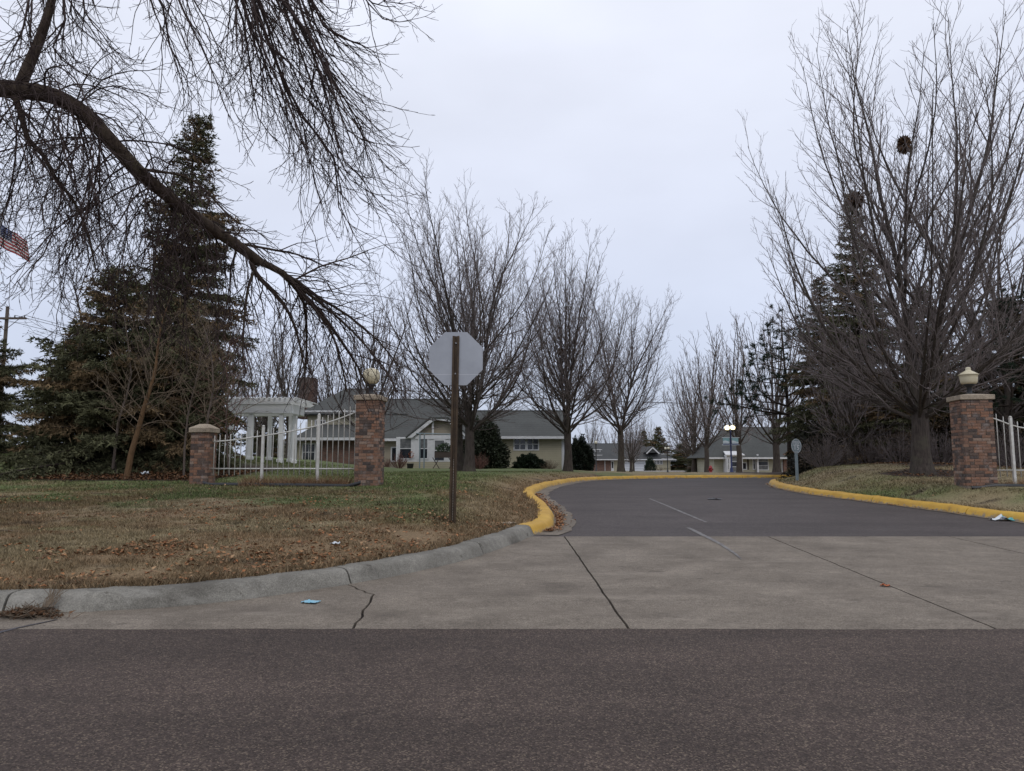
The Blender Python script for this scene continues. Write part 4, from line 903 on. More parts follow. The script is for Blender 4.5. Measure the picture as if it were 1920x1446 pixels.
    # a longer hanging limb at the left edge
    q = catm3([at(25, 172, 9.35), at(40, 215, 9.3), at(52, 260, 9.3), at(80, 290, 9.35), at(105, 335, 9.4), at(140, 380, 9.5), (at(165, 440, 9.6)), at(180, 510, 9.7)], 2); rr = radii(.045, .01, len(q) - 1)
    mobj('limb', tubes_mesh('limb', [(L(q), rr, 8)]), 'overhang_bark', root); ramify(R, L(q), rr, 0, hang, tw)
    # high limb above the frame, and the masses that hang from it into view
    hi = catm3([base + Vector((.3, .1, 6.3)), base + Vector((2.2, .1, 7.6)), at(60, -230, 9.2), at(260, -190, 9.3), at(440, -150, 9.4), at(600, -135, 9.5), at(720, -100, 9.6)], 3); rr = radii(.17, .03, len(hi) - 1)
    mobj('limb', tubes_mesh('limb', [(L(hi), rr, 10)]), 'overhang_bark', root)
    mass = [dict(hang[0], n=4.2, ang=27, trop=lambda t: -.04 + .40 * max(0, t - .4)), dict(hang[1], n=4.0, ang=34), hang[2]]
    def stem(P, r, dj, n=3):
        for c in range(n):
            ox, oy, od, sc = (0, 0, 0, 1) if c == 0 else (R.gauss(0, 34), R.gauss(0, 22), R.gauss(0, .35), R.uniform(.72, 1.0))
            m = len(P); k = max(3, int(round(m * sc)))
            Q = [at(a + ox * i / 2 if i < 2 else a + ox + R.gauss(0, 7), b + oy * min(i, 2) / 2 + R.gauss(0, 6), d + dj + od) for i, (a, b, d) in enumerate(P[:k])]
            q = catm3(Q, 2); rr = radii(r * (1 if c == 0 else .7), .004, len(q) - 1); tw.append((L(q), rr, 5)); ramify(R, L(q), rr, 0, mass, tw)
    stem([(430, -150, 9.4), (455, -60, 9.4), (490, 40, 9.4), (525, 140, 9.5), (560, 220, 9.6), (600, 310, 9.8), (640, 400, 10), (665, 425, 10)], .035, 0)
    stem([(460, -150, 9.4), (500, -40, 9.2), (560, 60, 9.2), (620, 160, 9.3), (650, 235, 9.4), (685, 275, 9.5)], .030, 0)
    stem([(520, -140, 9.4), (570, -40, 9.4), (620, 40, 9.5), (670, 90, 9.6), (715, 105, 9.7)], .030, 0)
    stem([(410, -155, 9.4), (420, -60, 9.5), (440, 30, 9.6), (470, 130, 9.7), (490, 215, 9.8), (520, 265, 9.9)], .026, 0)
    stem([(480, -145, 9.4), (520, -30, 9.6), (575, 90, 9.7), (615, 200, 9.8), (650, 300, 9.9), (700, 335, 10)], .030, 0)
    stem([(600, -135, 9.5), (650, -50, 9.5), (700, 0, 9.6), (745, 8, 9.7)], .022, 0)
    stem([(240, -190, 9.3), (262, -80, 9.3), (290, 20, 9.3), (320, 90, 9.4), (340, 150, 9.5), (350, 190, 9.5)], .022, 0)
    stem([(280, -188, 9.3), (310, -60, 9.2), (350, 30, 9.2), (385, 100, 9.2), (410, 160, 9.3), (415, 190, 9.3)], .022, 0)
    stem([(120, -215, 9.2), (112, -80, 9.2), (116, 30, 9.2), (112, 80, 9.2), (150, 130, 9.3), (200, 150, 9.4)], .024, 0)
    stem([(200, -200, 9.2), (160, -80, 9.2), (150, 20, 9.2), (190, 70, 9.3), (220, 110, 9.3)], .02, 0)
    stem([(30, -235, 9.2), (58, -60, 9.1), (50, 20, 9.1), (44, 70, 9.1), (20, 110, 9.1), (-10, 130, 9)], .022, 0)
    stem([(540, -138, 9.4), (555, -20, 9.3), (590, 90, 9.3), (640, 190, 9.4), (670, 250, 9.5), (685, 300, 9.6)], .026, .1)
    stem([(450, -148, 9.4), (470, -20, 9.3), (500, 90, 9.3), (545, 180, 9.4), (575, 280, 9.5), (590, 350, 9.6)], .024, -.2)
    mobj('crown', tubes_mesh('crown', tw), 'overhang_twig', root); return len(tw)
def catm3(P, n=3):
    P = [Vector(p) for p in P]; out = []
    for i in range(len(P) - 1):
        a, b, c, d = P[max(i - 1, 0)], P[i], P[i + 1], P[min(i + 2, len(P) - 1)]
        for k in range(n):
            t = k / n; out.append(.5 * ((2 * b) + (c - a) * t + (2 * a - 5 * b + 4 * c - d) * t * t + (3 * b - a - 3 * c + d) * t ** 3))
    out.append(P[-1]); return out
print('overhang twigs', overhang())

# --- nests
def nest(px, py, d, s, label, tall=1.5):
    R = random.Random(int(px)); rn = np.random.default_rng(int(px)); c = at(px, py, d); root = thing('squirrel_nest', label, 'nest', c, group='leaf nests in the maples'); st = []
    for i in range(90):
        v = Vector((R.gauss(0, 1), R.gauss(0, 1), R.gauss(0, 1))).normalized() * s * R.uniform(.3, 1); v.z *= tall; w = Vector((R.gauss(0, 1), R.gauss(0, 1), R.gauss(0, 1))).normalized() * s * .7
        st.append(([v - w * .5, v, v + w * .5], [.008, .009, .004], 3))
    mobj('twigs', tubes_mesh('twigs', st), 'overhang_twig', root); n = 500; v = rn.normal(0, 1, (n, 3)); v /= np.linalg.norm(v, axis=1, keepdims=True); B = v * rn.uniform(.2, 1, (n, 1)) ** .6 * s * np.array([.85, .85, tall]); a = v + rn.normal(0, .7, (n, 3)); a /= np.linalg.norm(a, axis=1, keepdims=True); s_ = np.cross(a, rn.normal(0, 1, (n, 3))); s_ /= np.linalg.norm(s_, axis=1, keepdims=True)
    V = np.stack([B - s_ * .035, B + s_ * .035, B + a * .11], 1).reshape(-1, 3); mobj('dead_leaves', raw_mesh('dead_leaves', V, np.arange(3 * n).reshape(-1, 3), np.repeat(np.array([[.13, .075, .04]]) * rn.uniform(.3, 1.5, (n, 1)), 3, 0)), 'leaf_litter', root)
nest(1695, 272, 22, .21, 'brown leaf nest high in the right maple, the upper of its two', 1.3)
nest(1606, 375, 22.4, .25, 'brown leaf nest lower left in the right maple', 1.0)
nest(1052, 659, 36, .17, 'small nest in the maple by the siding house', .8)

# ------------------------------------------------------------------ brick gate pillars
def brick_mesh():
    m = MB(); a, b = .5, .465       # unit brick with chamfered outer edges
    m.v = [(-a, -b, -b), (a, -b, -b), (a, b, -b), (-a, b, -b), (-a, -b, b), (a, -b, b), (a, b, b), (-a, b, b)]
    m = MB(); P = []
    for s in (-1, 1):
        P += [(s * .5, -.46, -.44), (s * .5, .46, -.44), (s * .5, .46, .44), (s * .5, -.46, .44)]
    for s in (-1, 1): P += [(-.48 if s < 0 else .48, -.5, -.44), (-.48 if s < 0 else .48, -.5, .44)]
    v = [(-.5, -.45, -.5 + .06), (.5, -.45, -.44), (.5, -.45, .44), (-.5, -.45, .44), (-.48, -.5, -.40), (.48, -.5, -.40), (.48, -.5, .40), (-.48, -.5, .40), (-.5, .5, -.44), (.5, .5, -.44), (.5, .5, .44), (-.5, .5, .44)]
    f = [(4, 5, 6, 7), (0, 1, 5, 4), (1, 2, 6, 5), (2, 3, 7, 6), (3, 0, 4, 7), (1, 9, 10, 2), (8, 0, 3, 11), (3, 2, 10, 11), (8, 9, 1, 0), (9, 8, 11, 10)]
    m = MB(); m.add(v, f); me = m.mesh('brick'); me.materials.append(M['brick_clay']); return me
BRICK = brick_mesh()
def pillar(label, loc, w, courses, rz, capkind, group='brick gate pillars'):
    R = random.Random(int(w * 1000) + courses); root = thing('brick_pillar', label, 'pillar', loc, rz, group); ch = .0705; bl = .198; j = .009; H = courses * ch; h = w / 2; sink = .12
    MB().box(-h + .013, h - .013, -h + .013, h - .013, -sink, H - .004).obj('mortar_core', 'mortar', root)
    back = MB(); bd = .095
    def lay(cx, cy, cz, L, rot, isback):
        L = L - j
        if isback:
            back.box(cx - L / 2, cx + L / 2, cy - bd / 2, cy + bd / 2, cz - (ch - j) / 2, cz + (ch - j) / 2); return
        o = link(bpy.data.objects.new('brick', BRICK), root); o.location = (cx + R.uniform(-.001, .001), cy + R.uniform(-.0015, .0015), cz); o.rotation_euler = (0, 0, rot + R.gauss(0, .004)); o.scale = (L, bd + R.uniform(0, .003), (ch - j) / .88)
    for c_ in range(courses):
        z = (c_ + .5) * ch; full = c_ % 2 == 0
        for face in range(4):
            Lf = w if (face % 2 == 0) == full else w - 2 * bd - .004; s0 = -Lf / 2; cuts = []; q = 0 if (c_ // 2 + face) % 2 == 0 else bl / 2
            if q: cuts.append((0, q))
            while q < Lf - .05:
                e = min(q + bl, Lf); 
                if Lf - e < .05: e = Lf
                cuts.append((q, e)); q = e
            for a, b in cuts:
                m_ = s0 + (a + b) / 2; L = b - a; o_ = -h + bd / 2
                if face == 0: lay(m_, o_, z, L, 0, False)
                elif face == 1: lay(-o_, m_, z, L, math.pi / 2, False)
                elif face == 2: lay(m_, -o_, z, L, math.pi, True)
                else: lay(o_, m_, z, L, -math.pi / 2, False)
    b_ = back.obj('back_bricks', 'brick_clay', root); stuff(b_)
    ov = .045; cap = MB()
    cap.box(-h - ov, h + ov, -h - ov, h + ov, H, H + .115); o = cap.obj('capstone', 'cap_stone', root); bevel(o, .012, 2)
    pk = MB(); t = H + .1152; pz = t + (.10 if capkind == 'pyramid' else .045); k = h + ov - .012
    pk.add([(-k, -k, t), (k, -k, t), (k, k, t), (-k, k, t), (-.09, -.09, pz), (.09, -.09, pz), (.09, .09, pz), (-.09, .09, pz)], [(0, 1, 5, 4), (1, 2, 6, 5), (2, 3, 7, 6), (3, 0, 4, 7), (4, 5, 6, 7), (3, 2, 1, 0)]); pk.obj('cap_crown', 'cap_stone', root)
    return root, pz
gT = ground_at(692, 17.45, 912); gS = ground_at(379, 17.95, 907); gP = ground_at(1830, 17.45, 912)
RZP = math.radians(-7)
pT, hT = pillar('tall brick pillar with a cream globe lamp at the right end of the left fence', gT, .56, 29, RZP, 'flat')
pS, hS = pillar('short brick pillar with a pointed stone cap, no lamp', gS, .45, 18, math.radians(-4), 'pyramid')
pP, hP = pillar('brick pillar with an urn shaped cream lamp at the right edge', gP, .68, 29, math.radians(-9), 'flat')

def pillar_lamp(loc, kind, label):
    root = thing('pillar_lamp', label, 'lamp', loc, 0, 'lamps on the gate pillars')
    MB().lathe([(.10, 0), (.10, .02), (.055, .03), (.05, .06), (.058, .16), (.075, .19), (.12, .215), (.125, .235), (.10, .245)], 20).obj('post_base', 'dark_metal', root, True)
    if kind == 'urn': pr = [(.11, .246), (.165, .26), (.185, .31), (.195, .40), (.20, .46), (.212, .468), (.212, .492), (.18, .51), (.13, .545), (.075, .575), (.055, .60), (.062, .625), (.05, .655), (.02, .668), (.0005, .67)]
    else: pr = [(.09, .246), (.14, .27), (.185, .33), (.205, .40), (.207, .47), (.195, .535), (.16, .59), (.11, .625), (.055, .645), (.0005, .65)]
    g_ = MB().lathe(pr, 28).obj('globe', 'lamp_globe_cream', root, True)
    if kind != 'urn':
        r = MB()
        for k in range(14):
            a = k * 2 * math.pi / 14; r.tube([((p_[0] + .003) * math.cos(a), (p_[0] + .003) * math.sin(a), p_[1]) for p_ in pr[1:-2]], .004, 4)
        r.obj('globe_ribs', 'lamp_globe_cream', g_, True)
    else: MB().tube([(.2165 * math.cos(a * .2618), .2165 * math.sin(a * .2618), .48) for a in range(25)], .009, 6).obj('globe_band', 'lamp_globe_cream', g_, True)
pillar_lamp(gT + Vector((0, 0, hT - .004)), 'globe', 'ribbed cream globe lamp on the tall left pillar, seen through twigs')
pillar_lamp(gP + Vector((0, 0, hP - .004)), 'urn', 'urn shaped cream lamp on the right pillar')

# ------------------------------------------------------------------ white fences between pillars
def fence(label, A, B, top, bot, posts, over, under, npick, d0, d1, skip=()):
    """A, B: ground points of the two ends; top: list of (t, height) for the top rail; heights above z of A"""
    root = thing('white_fence', label, 'fence', A, 0, 'white fences'); D = Vector((B.x - A.x, B.y - A.y, 0)); T = [q[0] for q in top]; Hh = [q[1] for q in top]
    def pt(t, z): return Vector((D.x * t, D.y * t, z))
    def th(t): return float(np.interp(t, T, Hh))
    n = 24; MB().tube([pt(i / n, th(i / n)) for i in range(n + 1)], .017, 8).obj('top_rail', 'white_fence_paint', root, True)
    MB().tube([pt(-.012, bot), pt(1.012, bot)], .017, 8).obj('bottom_rail', 'white_fence_paint', root, True)
    for i in range(npick):
        t = (i + .35) / npick
        if any(abs(t - p_[0]) < .012 for p_ in posts): continue
        zt = th(t) + over + .05 * (t * t); MB().tube([pt(t, bot - under), pt(t, zt - .02), pt(t, zt)], [.0115, .0115, .006], 6).obj('picket', 'white_fence_paint', root, True)
    for t, zt in posts:
        gz_ = sz(A.x + D.x * t, A.y + D.y * t) - A.z
        o = MB().box(-.032, .032, -.032, .032, gz_ - .15, zt).obj('post', 'white_fence_paint', root); o.location = pt(t, 0); bevel(o, .006)
        c_ = MB().lathe([(.036, zt + .0005), (.036, zt + .015), (.026, zt + .032), (.008, zt + .04)], 10).obj('post_cap', 'white_fence_paint', root, True); c_.location = pt(t, 0)
dxy = Vector((math.cos(RZP), math.sin(RZP), 0))
A = gS + dxy * .23; B = gT - dxy * .285
A.z = gS.z; dA, dB = A.y, B.y
fl = (gT.x - gS.x); tt = lambda px: (px - 402) / (665 - 402)
hz_ = lambda py: Z(py, 17.7) - gS.z
fence('white picket fence rising in a curve between the two left pillars', A, B, [(0, hz_(828)), (tt(440), hz_(825)), (tt(495), hz_(817)), (tt(545), hz_(809)), (tt(592), hz_(799)), (tt(630), hz_(786)), (1, hz_(772))], hz_(879),
      [(tt(494), hz_(800)), (tt(594), hz_(779))], .15, .16, 27, dA, dB)
A2 = gP + dxy * .35; B2 = A2 + dxy * 4.2; hp = lambda py: Z(py, 17.3) - gP.z
A2.z = gP.z
fence('white picket fence running out of the right edge of the photo', A2, B2, [(0, hp(781)), (.06, hp(787)), (.14, hp(799)), (.3, hp(810)), (.6, hp(822)), (1, hp(828))], hp(882), [(.125, hp(783)), (.55, hp(806)), (.95, hp(816))], .13, .16, 27, 0, 0)

def edging(label, pts):
    base = Vector(pts[0]); mb = MB(); P = catm3(pts, 4); n = len(P)
    for i, p in enumerate(P):
        f = i / (n - 1); hgt = .055 + .03 * math.sin(f * 3.1); lift = .05 * max(0, 1 - f * 9) + .10 * max(0, 1 - (1 - f) * 7)
        for o in (0, .012):
            mb.v += [tuple(p - base + Vector((0, o, lift - .03))), tuple(p - base + Vector((0, o + .012, lift + hgt)))]
    for i in range(n - 1):
        a = i * 4; mb.f += [(a, a + 4, a + 5, a + 1), (a + 2, a + 3, a + 7, a + 6), (a + 1, a + 5, a + 7, a + 3), (a, a + 2, a + 6, a + 4)]
    o = mb.obj('lawn_edging', 'black_plastic', None, True); o.location = base; return tag(o, label, 'edging', 'black lawn edging')
def gp(px, d): v = ground_at(px, d, 910); return v
edging('black plastic edging strip curling up along the foot of the left fence', [gp(379, 17.55), gp(400, 17.45), gp(450, 17.3), gp(510, 17.15), gp(570, 17.05), gp(620, 17.0), gp(650, 17.0), gp(676, 16.95)])
edging('black plastic edging strip at the foot of the right pillar', [gp(1822, 17.0), gp(1860, 16.95), gp(1885, 16.9), gp(1915, 16.9), gp(1960, 16.9)])

def dry_tuft(name, n, xr, yr, label, hmax):
    x = rg.uniform(*xr, n); y = rg.uniform(*yr, n); z = surf(x, y); h = rg.uniform(.05, hmax, n) * (rg.random(n) ** .8 + .25); a = rg.random(n) * 6.283; ln = h * rg.uniform(.2, 1.2, n); la = rg.random(n) * 6.283; w = .006
    V = np.stack([np.stack([x - w * np.cos(a), y - w * np.sin(a), z - .01], 1), np.stack([x + w * np.cos(a), y + w * np.sin(a), z - .01], 1), np.stack([x + ln * np.cos(la), y + ln * np.sin(la), z + h], 1)], 1).reshape(-1, 3)
    c = np.array([[.25, .15, .085], [.20, .105, .055], [.33, .24, .15]])[rg.integers(0, 3, n)] * rg.uniform(.6, 1.2, n)[:, None]
    stuff(tag(mobj(name, raw_mesh(name, V, np.arange(3 * n).reshape(-1, 3), np.repeat(c, 3, 0)), 'grass_blade'), label, 'dry grass'))
dry_tuft('dry_grass', 5200, (X(450, 900, 17.3), X(655, 900, 17.3)), (17.15, 17.75), 'reddish dry grass heaped along the foot of the left fence', .30)
dry_tuft('dry_grass', 900, (X(1895, 900, 17.2), X(1990, 900, 17.2)), (16.95, 17.5), 'dry grass clump at the foot of the right fence', .25)

# ------------------------------------------------------------------ stop sign seen from behind
sg = ground_at(848, 10.35, 980); sg = G(848, 982)
def stop_sign():
    d = sg.y; k = d / 10.35; root = thing('stop_sign', 'blank grey back of an octagonal road sign on a brown punched post', 'sign', sg)
    lean = Vector(((X(855, 640, d) - X(848, 980, d)), 0, Z(630, d) - sg.z)); topz = lean.z
    def axis(z): return lean.x * z / topz
    cz = Z(672, d) - sg.z; rad = (Z(622, d) - Z(722, d)) / 2 / math.cos(math.pi / 8); cx = X(854.5, 672, d) - sg.x
    oc = [(cx + rad * math.cos(math.pi / 8 + i * math.pi / 4), cz + rad * math.sin(math.pi / 8 + i * math.pi / 4)) for i in range(8)]
    p = MB(); p.add([(a, .034, b) for a, b in oc] + [(a, .037, b) for a, b in oc], [tuple(range(8)), tuple(range(15, 7, -1))] + [(i, 8 + i, 8 + (i + 1) % 8, (i + 1) % 8) for i in range(8)]); o = p.obj('sign_panel', 'sign_aluminium', root)
    # channel post: hat section with its hollow towards the camera
    w = .050 * k; pr = [(-w, -.002), (-w * .62, -.002), (-w * .42, .026), (w * .42, .026), (w * .62, -.002), (w, -.002), (w, -.006), (w * .58, -.006), (w * .38, .022), (-w * .38, .022), (-w * .58, -.006), (-w, -.006)]
    pr = [(-w, .0), (-w, -.004), (-w * .42, -.004), (-w * .30, .026), (w * .30, .026), (w * .42, -.004), (w, -.004), (w, 0), (w * .46, 0), (w * .34, .030), (-w * .34, .030), (-w * .46, 0)]
    pm = MB(); n = len(pr); zs_ = [-.4, 0, topz * .35, topz * .7, topz]
    for z in zs_: pm.v += [(axis(z) + a, b, z) for a, b in pr]
    for i in range(len(zs_) - 1):
        for q in range(n): pm.f.append((i * n + q, (i + 1) * n + q, (i + 1) * n + (q + 1) % n, i * n + (q + 1) % n))
    pm.f.append(tuple((len(zs_) - 1) * n + q for q in range(n)))
    po = pm.obj('post', 'bronze_post', root)
    hd = MB(); hl = MB(); z = .06
    while z < topz - .02:
        (hl if z < .95 * k and False else hd).lathe([(.0048, 0), (.0048, .0016)], 8) if False else None
        t_ = hl if z < 1.02 else hd; c_ = (axis(z), .0245, z); o0 = len(t_.v)
        for q in range(8): a = q * math.pi / 4; t_.v.append((c_[0] + .0055 * math.cos(a), c_[1], c_[2] + .0055 * math.sin(a)))
        t_.f.append(tuple(range(o0, o0 + 8))); z += .0254
    stuff(hd.obj('punched_holes', 'hole_dark', po)); stuff(hl.obj('punched_holes', 'hole_light', po))
    for zz in (cz + .25, cz - .25): MB().lathe([(.014, 0), (.014, .008), (.008, .009), (.008, .016)], 6).obj('bolt', 'bolt_metal', root).matrix_local = Matrix.Translation((axis(zz), .020, zz)) @ Matrix.Rotation(math.pi / 2, 4, 'X')
    # faint riveted strip on the panel
    MB().box(cx - rad * .86, cx + rad * .86, .0325, .0338, cz - .262, cz - .258).obj('panel_seam', 'sign_white', root)
stop_sign()

# ------------------------------------------------------------------ pergola
def pergola():
    d = 29.5; g0 = Vector((X(500, 862, d), d, sz(X(500, 862, d), d))); root = thing('pergola', 'white garden pergola with paired posts behind the left fence', 'pergola', g0, 0)
    zt = lambda py: Z(py, d) - g0.z; xx = lambda px: X(px, 800, d) - g0.x; rot = math.radians(-22)
    zb0, zb1 = zt(776), zt(757)
    def bx(nm, x0, x1, y0, y1, z0, z1): o = MB().box(x0, x1, y0, y1, z0, z1).obj(nm, 'pergola_paint', root); bevel(o, .01); return o
    posts = [(434, 0, .08), (471, 0, .085), (480, 1.7, .08), (527, .0, .085), (521, 1.7, .075), (543, .75, .075), (440, 1.7, .08)]
    for px, yy, w in posts:
        x = xx(px); gz_ = sz(g0.x + x, d + yy) - g0.z; bx('post', x - w, x + w, yy - w, yy + w, gz_ - .2, zb0 + .006)
        bx('post_foot', x - w - .03, x + w + .03, yy - w - .03, yy + w + .03, gz_ - .15, gz_ + .14)
    bx('beam', xx(426), xx(546), -.16, .04, zb0, zb1); bx('beam', xx(430), xx(546), 1.62, 1.82, zb0 + .002, zb1 + .002); bx('beam', xx(543.2), xx(548), .045, 1.615, zb0 + .004, zb1 - .003); bx('beam', xx(426), xx(430), .045, 1.615, zb0 + .004, zb1 - .003)
    for i in range(9):
        t = i / 8; x0, x1 = xx(424) - .02, xx(566) + .12 * math.sin(t * 5); y = -.55 + 2.8 * t
        o = MB(); z0 = zb1 + .012; o.slab([(x0, y, z0 + .15), (x1 - .22, y, z0 + .15), (x1, y, z0 + .09), (x1 - .18, y, z0 + .0), (x0, y, z0 + .0)], .05); o.obj('rafter', 'pergola_paint', root)
    for i in range(15):
        x = xx(426) + (xx(562) - xx(426)) * i / 14; o = MB().box(x - .028, x + .028, -.8, 2.5, zb1 + .165, zb1 + .205).obj('slat', 'pergola_paint', root)
pergola()

# ------------------------------------------------------------------ houses
def window(root, x0, x1, z0, z1, yf, cols=1, rows=1, m='window_glass', split=False, fr=.09, label=None):
    """a framed window on a front wall at y = yf (facing the camera): frame > panes"""
    f = MB(); b = .05; y0 = yf - .05
    f.box(x0, x0 + fr, y0, yf, z0, z1); f.box(x1 - fr, x1, y0, yf, z0, z1); f.box(x0 + fr, x1 - fr, y0, yf, z0, z0 + fr); f.box(x0 + fr, x1 - fr, y0, yf, z1 - fr, z1)
    ix0, ix1, iz0, iz1 = x0 + fr, x1 - fr, z0 + fr, z1 - fr
    for c_ in range(1, cols): x = ix0 + (ix1 - ix0) * c_ / cols; f.box(x - b / 2, x + b / 2, y0 + .004, yf, iz0, iz1)
    zz = [iz0 + (iz1 - iz0) * r / rows for r in range(rows + 1)]
    for r in range(1, rows): f.box(ix0, ix1, y0 + .006, yf, zz[r] - b / 2, zz[r] + b / 2)
    w = f.obj('window', 'white_trim', root)
    for c_ in range(cols):
        for r in range(rows):
            xa, xb = ix0 + (ix1 - ix0) * c_ / cols, ix0 + (ix1 - ix0) * (c_ + 1) / cols
            mm = m[r] if isinstance(m, (list, tuple)) else m
            MB().box(xa, xb, yf - .022 - .002 * ((c_ + r) % 2), yf - .008, zz[r], zz[r + 1]).obj('pane', mm, w)
    return w
def gable(root, x0, x1, y0, y1, ze, zr, over=.45, m='roof_shingle', hipL=0, hipR=0, th=.14, trim=True):
    """roof with its ridge along x"""
    ym = (y0 + y1) / 2; sl = (zr - ze) / (ym - y0); a, b, c, d = x0 - over, x1 + over, y0 - over, y1 + over; zo = ze - sl * over
    L, Rr = a + hipL, b - hipR; mb = MB()
    mb.slab([(a, c, zo), (b, c, zo), (Rr, ym, zr), (L, ym, zr)], th); mb.slab([(b, d, zo), (a, d, zo), (L, ym, zr), (Rr, ym, zr)], th)
    if hipL: mb.slab([(a, d, zo), (a, c, zo), (L, ym, zr)], th)
    if hipR: mb.slab([(b, c, zo), (b, d, zo), (Rr, ym, zr)], th)
    r = mb.obj('roof', m, root)
    MB().tube([(L, ym, zr + .01), (Rr, ym, zr + .01)], .07, 6).obj('ridge_cap', m, r)
    if trim: MB().box(a - .02, b + .02, c - .13, c - .005, zo - .17, zo + .02).obj('gutter', 'white_trim', r)
    gw = MB()
    for xx_, hip in ((x0, hipL), (x1, hipR)):
        if not hip: gw.slab([(xx_, y0, ze - .16), (xx_, y1, ze - .16), (xx_, ym, zr - .16)], .1)
    if gw.v: gw.obj('gable_wall', 'cream_siding', root)
    return r
def skylight(): pass

def main_house():
    d = 54.0; g0 = Vector((X(900, 880, d), d, .80)); root = thing('siding_house', 'long cream siding house with a grey roof behind the left maples', 'house', g0)
    x = lambda px: X(px, 850, d) - g0.x; z = lambda py, dd=d: Z(py, dd) - g0.z; b = -.4
    # right wing
    MB().box(x(868), x(1057), 0, 8, b, z(818)).obj('wall', 'cream_siding', root)
    gable(root, x(868), x(1057), 0, 8, z(813), z(771, d + 4), .5)
    window(root, x(962.5), x(987), z(845), z(821), 0, 2, 2); window(root, x(987.2), x(1011), z(845), z(821), -.002, 2, 2)
    MB().box(x(1053), x(1057) + .02, -.03, .0, b, z(818)).obj('corner_board', 'white_trim', root)
    # middle with the higher roof
    MB().box(x(700), x(868) - .01, -.3, 10, b, z(820)).obj('wall', 'tan_siding', root)
    gable(root, x(716), x(858), -.3, 10, z(816), z(750, d + 5), .5)
    window(root, x(734), x(748), z(866), z(838), -.3, 1, 1)
    # sun room under a small front gable
    sx0, sx1, sy = x(753), x(868), -2.6
    MB().box(sx0, sx1, sy, -.32, b, z(822)).obj('sunroom_wall', 'white_trim', root)
    wf = lambda p0, p1, t_, bo, **k: window(root, x(p0), x(p1), z(bo), z(t_), sy - .002, **k)
    wf(758, 782, 823, 862, cols=1, rows=2, m=['window_glass', 'curtained_glass']); wf(792, 811, 823, 862, cols=1, rows=2, m=['window_glass', 'curtained_glass']); wf(820, 841, 826, 866, cols=1, rows=2, m=['window_glass', 'curtained_glass']); wf(856, 867, 823, 850, cols=1, rows=2, m='curtained_glass')
    MB().box(sx0, sx1, sy - .03, sy - .001, b, z(866)).obj('sunroom_base', 'cream_siding', root)
    # gable front: clipped triangle with trim
    zE, zP = z(818), z(793); xl, xp0, xp1, xr_ = x(783), x(817), x(846), x(878)
    gp_ = MB(); gp_.slab([(xl, sy + .25, zE), (xr_, sy + .25, zE), (xp1, sy + .25, zP), (xp0, sy + .25, zP)], .2); gp_.obj('gable_panel', 'tan_siding', root)
    tr = MB(); tr.slab([(xl - .4, sy - .25, zE - .22), (xl - .05, sy - .25, zE - .22), (xp0 + .1, sy - .25, zP - .02), (xp0, sy - .25, zP + .2)], .08)
    tr.slab([(xp0, sy - .25, zP - .02), (xp1, sy - .25, zP - .02), (xp1, sy - .25, zP + .2), (xp0, sy - .25, zP + .2)], .08)
    tr.slab([(xr_ + .05, sy - .25, zE - .22), (xr_ + .4, sy - .25, zE - .22), (xp1, sy - .25, zP + .2), (xp1 - .1, sy - .25, zP - .02)], .08); tr.obj('barge_board', 'white_trim', root)
    MB().box(x(816.5), x(820), sy - .02, sy + .04, zE, zP).obj('gable_post', 'white_trim', root); MB().box(x(786), x(876), sy - .06, sy - .0, zE - .30, zE - .02).obj('lintel', 'white_trim', root)
    rf = MB(); rf.slab([(xl - .45, sy - .3, zE - .22), (xp0, sy - .3, zP + .24), (xp0, 3.5, zP + .24), (xl - .45, 3.5, zE - .22)][::-1], .1); rf.slab([(xp0, sy - .3, zP + .24), (xp1, sy - .3, zP + .24), (xp1, 3.5, zP + .24), (xp0, 3.5, zP + .24)], .1); rf.slab([(xp1, sy - .3, zP + .24), (xr_ + .45, sy - .3, zE - .22), (xr_ + .45, 3.5, zE - .22), (xp1, 3.5, zP + .24)], .1); rf.obj('porch_roof', 'roof_shingle', root)
    MB().box(x(749), x(752), -.6, -.5, b, z(820)).obj('porch_column', 'white_trim', root)
    # two storey part at the left
    MB().box(x(553), x(738), 3, 12, b, z(772, d + 3)).obj('upper_wall', 'cream_siding', root)
    gable(root, x(548), x(742), 3, 12, z(771, d + 3), z(730, d + 7.5), .5, hipR=4.0, hipL=2.5, trim=False); MB().box(x(545), x(668), 2.3, 2.42, z(772.5, d + 2.4), z(770, d + 2.4)).obj('gutter', 'white_trim', root)
    window(root, x(568), x(590), z(802), z(783), 3.0, 1, 2)
    MB().box(x(556), x(700), .2, 3.0, b, z(827)).obj('wall', 'house_brick', root)
    lr = MB(); lr.slab([(x(548), -.45, z(823)), (x(706), -.45, z(823)), (x(706), 3.0, z(796, d + 3)), (x(572), 3.0, z(796, d + 3))], .12); lr.obj('lower_roof', 'roof_shingle', root); MB().box(x(547), x(708), -.56, -.455, z(826), z(821)).obj('gutter', 'white_trim', root)
    MB().box(x(556), x(594), .16, .198, b, z(828)).obj('window_surround', 'cream_siding', root); window(root, x(565), x(591), z(865), z(831), .158, 2, 2, fr=.1)
    MB().box(x(520), x(556) - .01, 1.2, 9, b, z(833)).obj('wall', 'cream_siding', root); lr = MB(); lr.slab([(x(515), .6, z(831)), (x(561), .6, z(831)), (x(561), 3, z(818)), (x(515), 3, z(818))], .12); lr.obj('entry_roof', 'roof_shingle', root); window(root, x(528), x(534), z(863), z(838), 1.198, 1, 2); window(root, x(543), x(549), z(863), z(838), 1.198, 1, 2)
    MB().box(x(503), x(516), 2.2, 3.2, b, z(836)).obj('door_surround', 'white_trim', root)
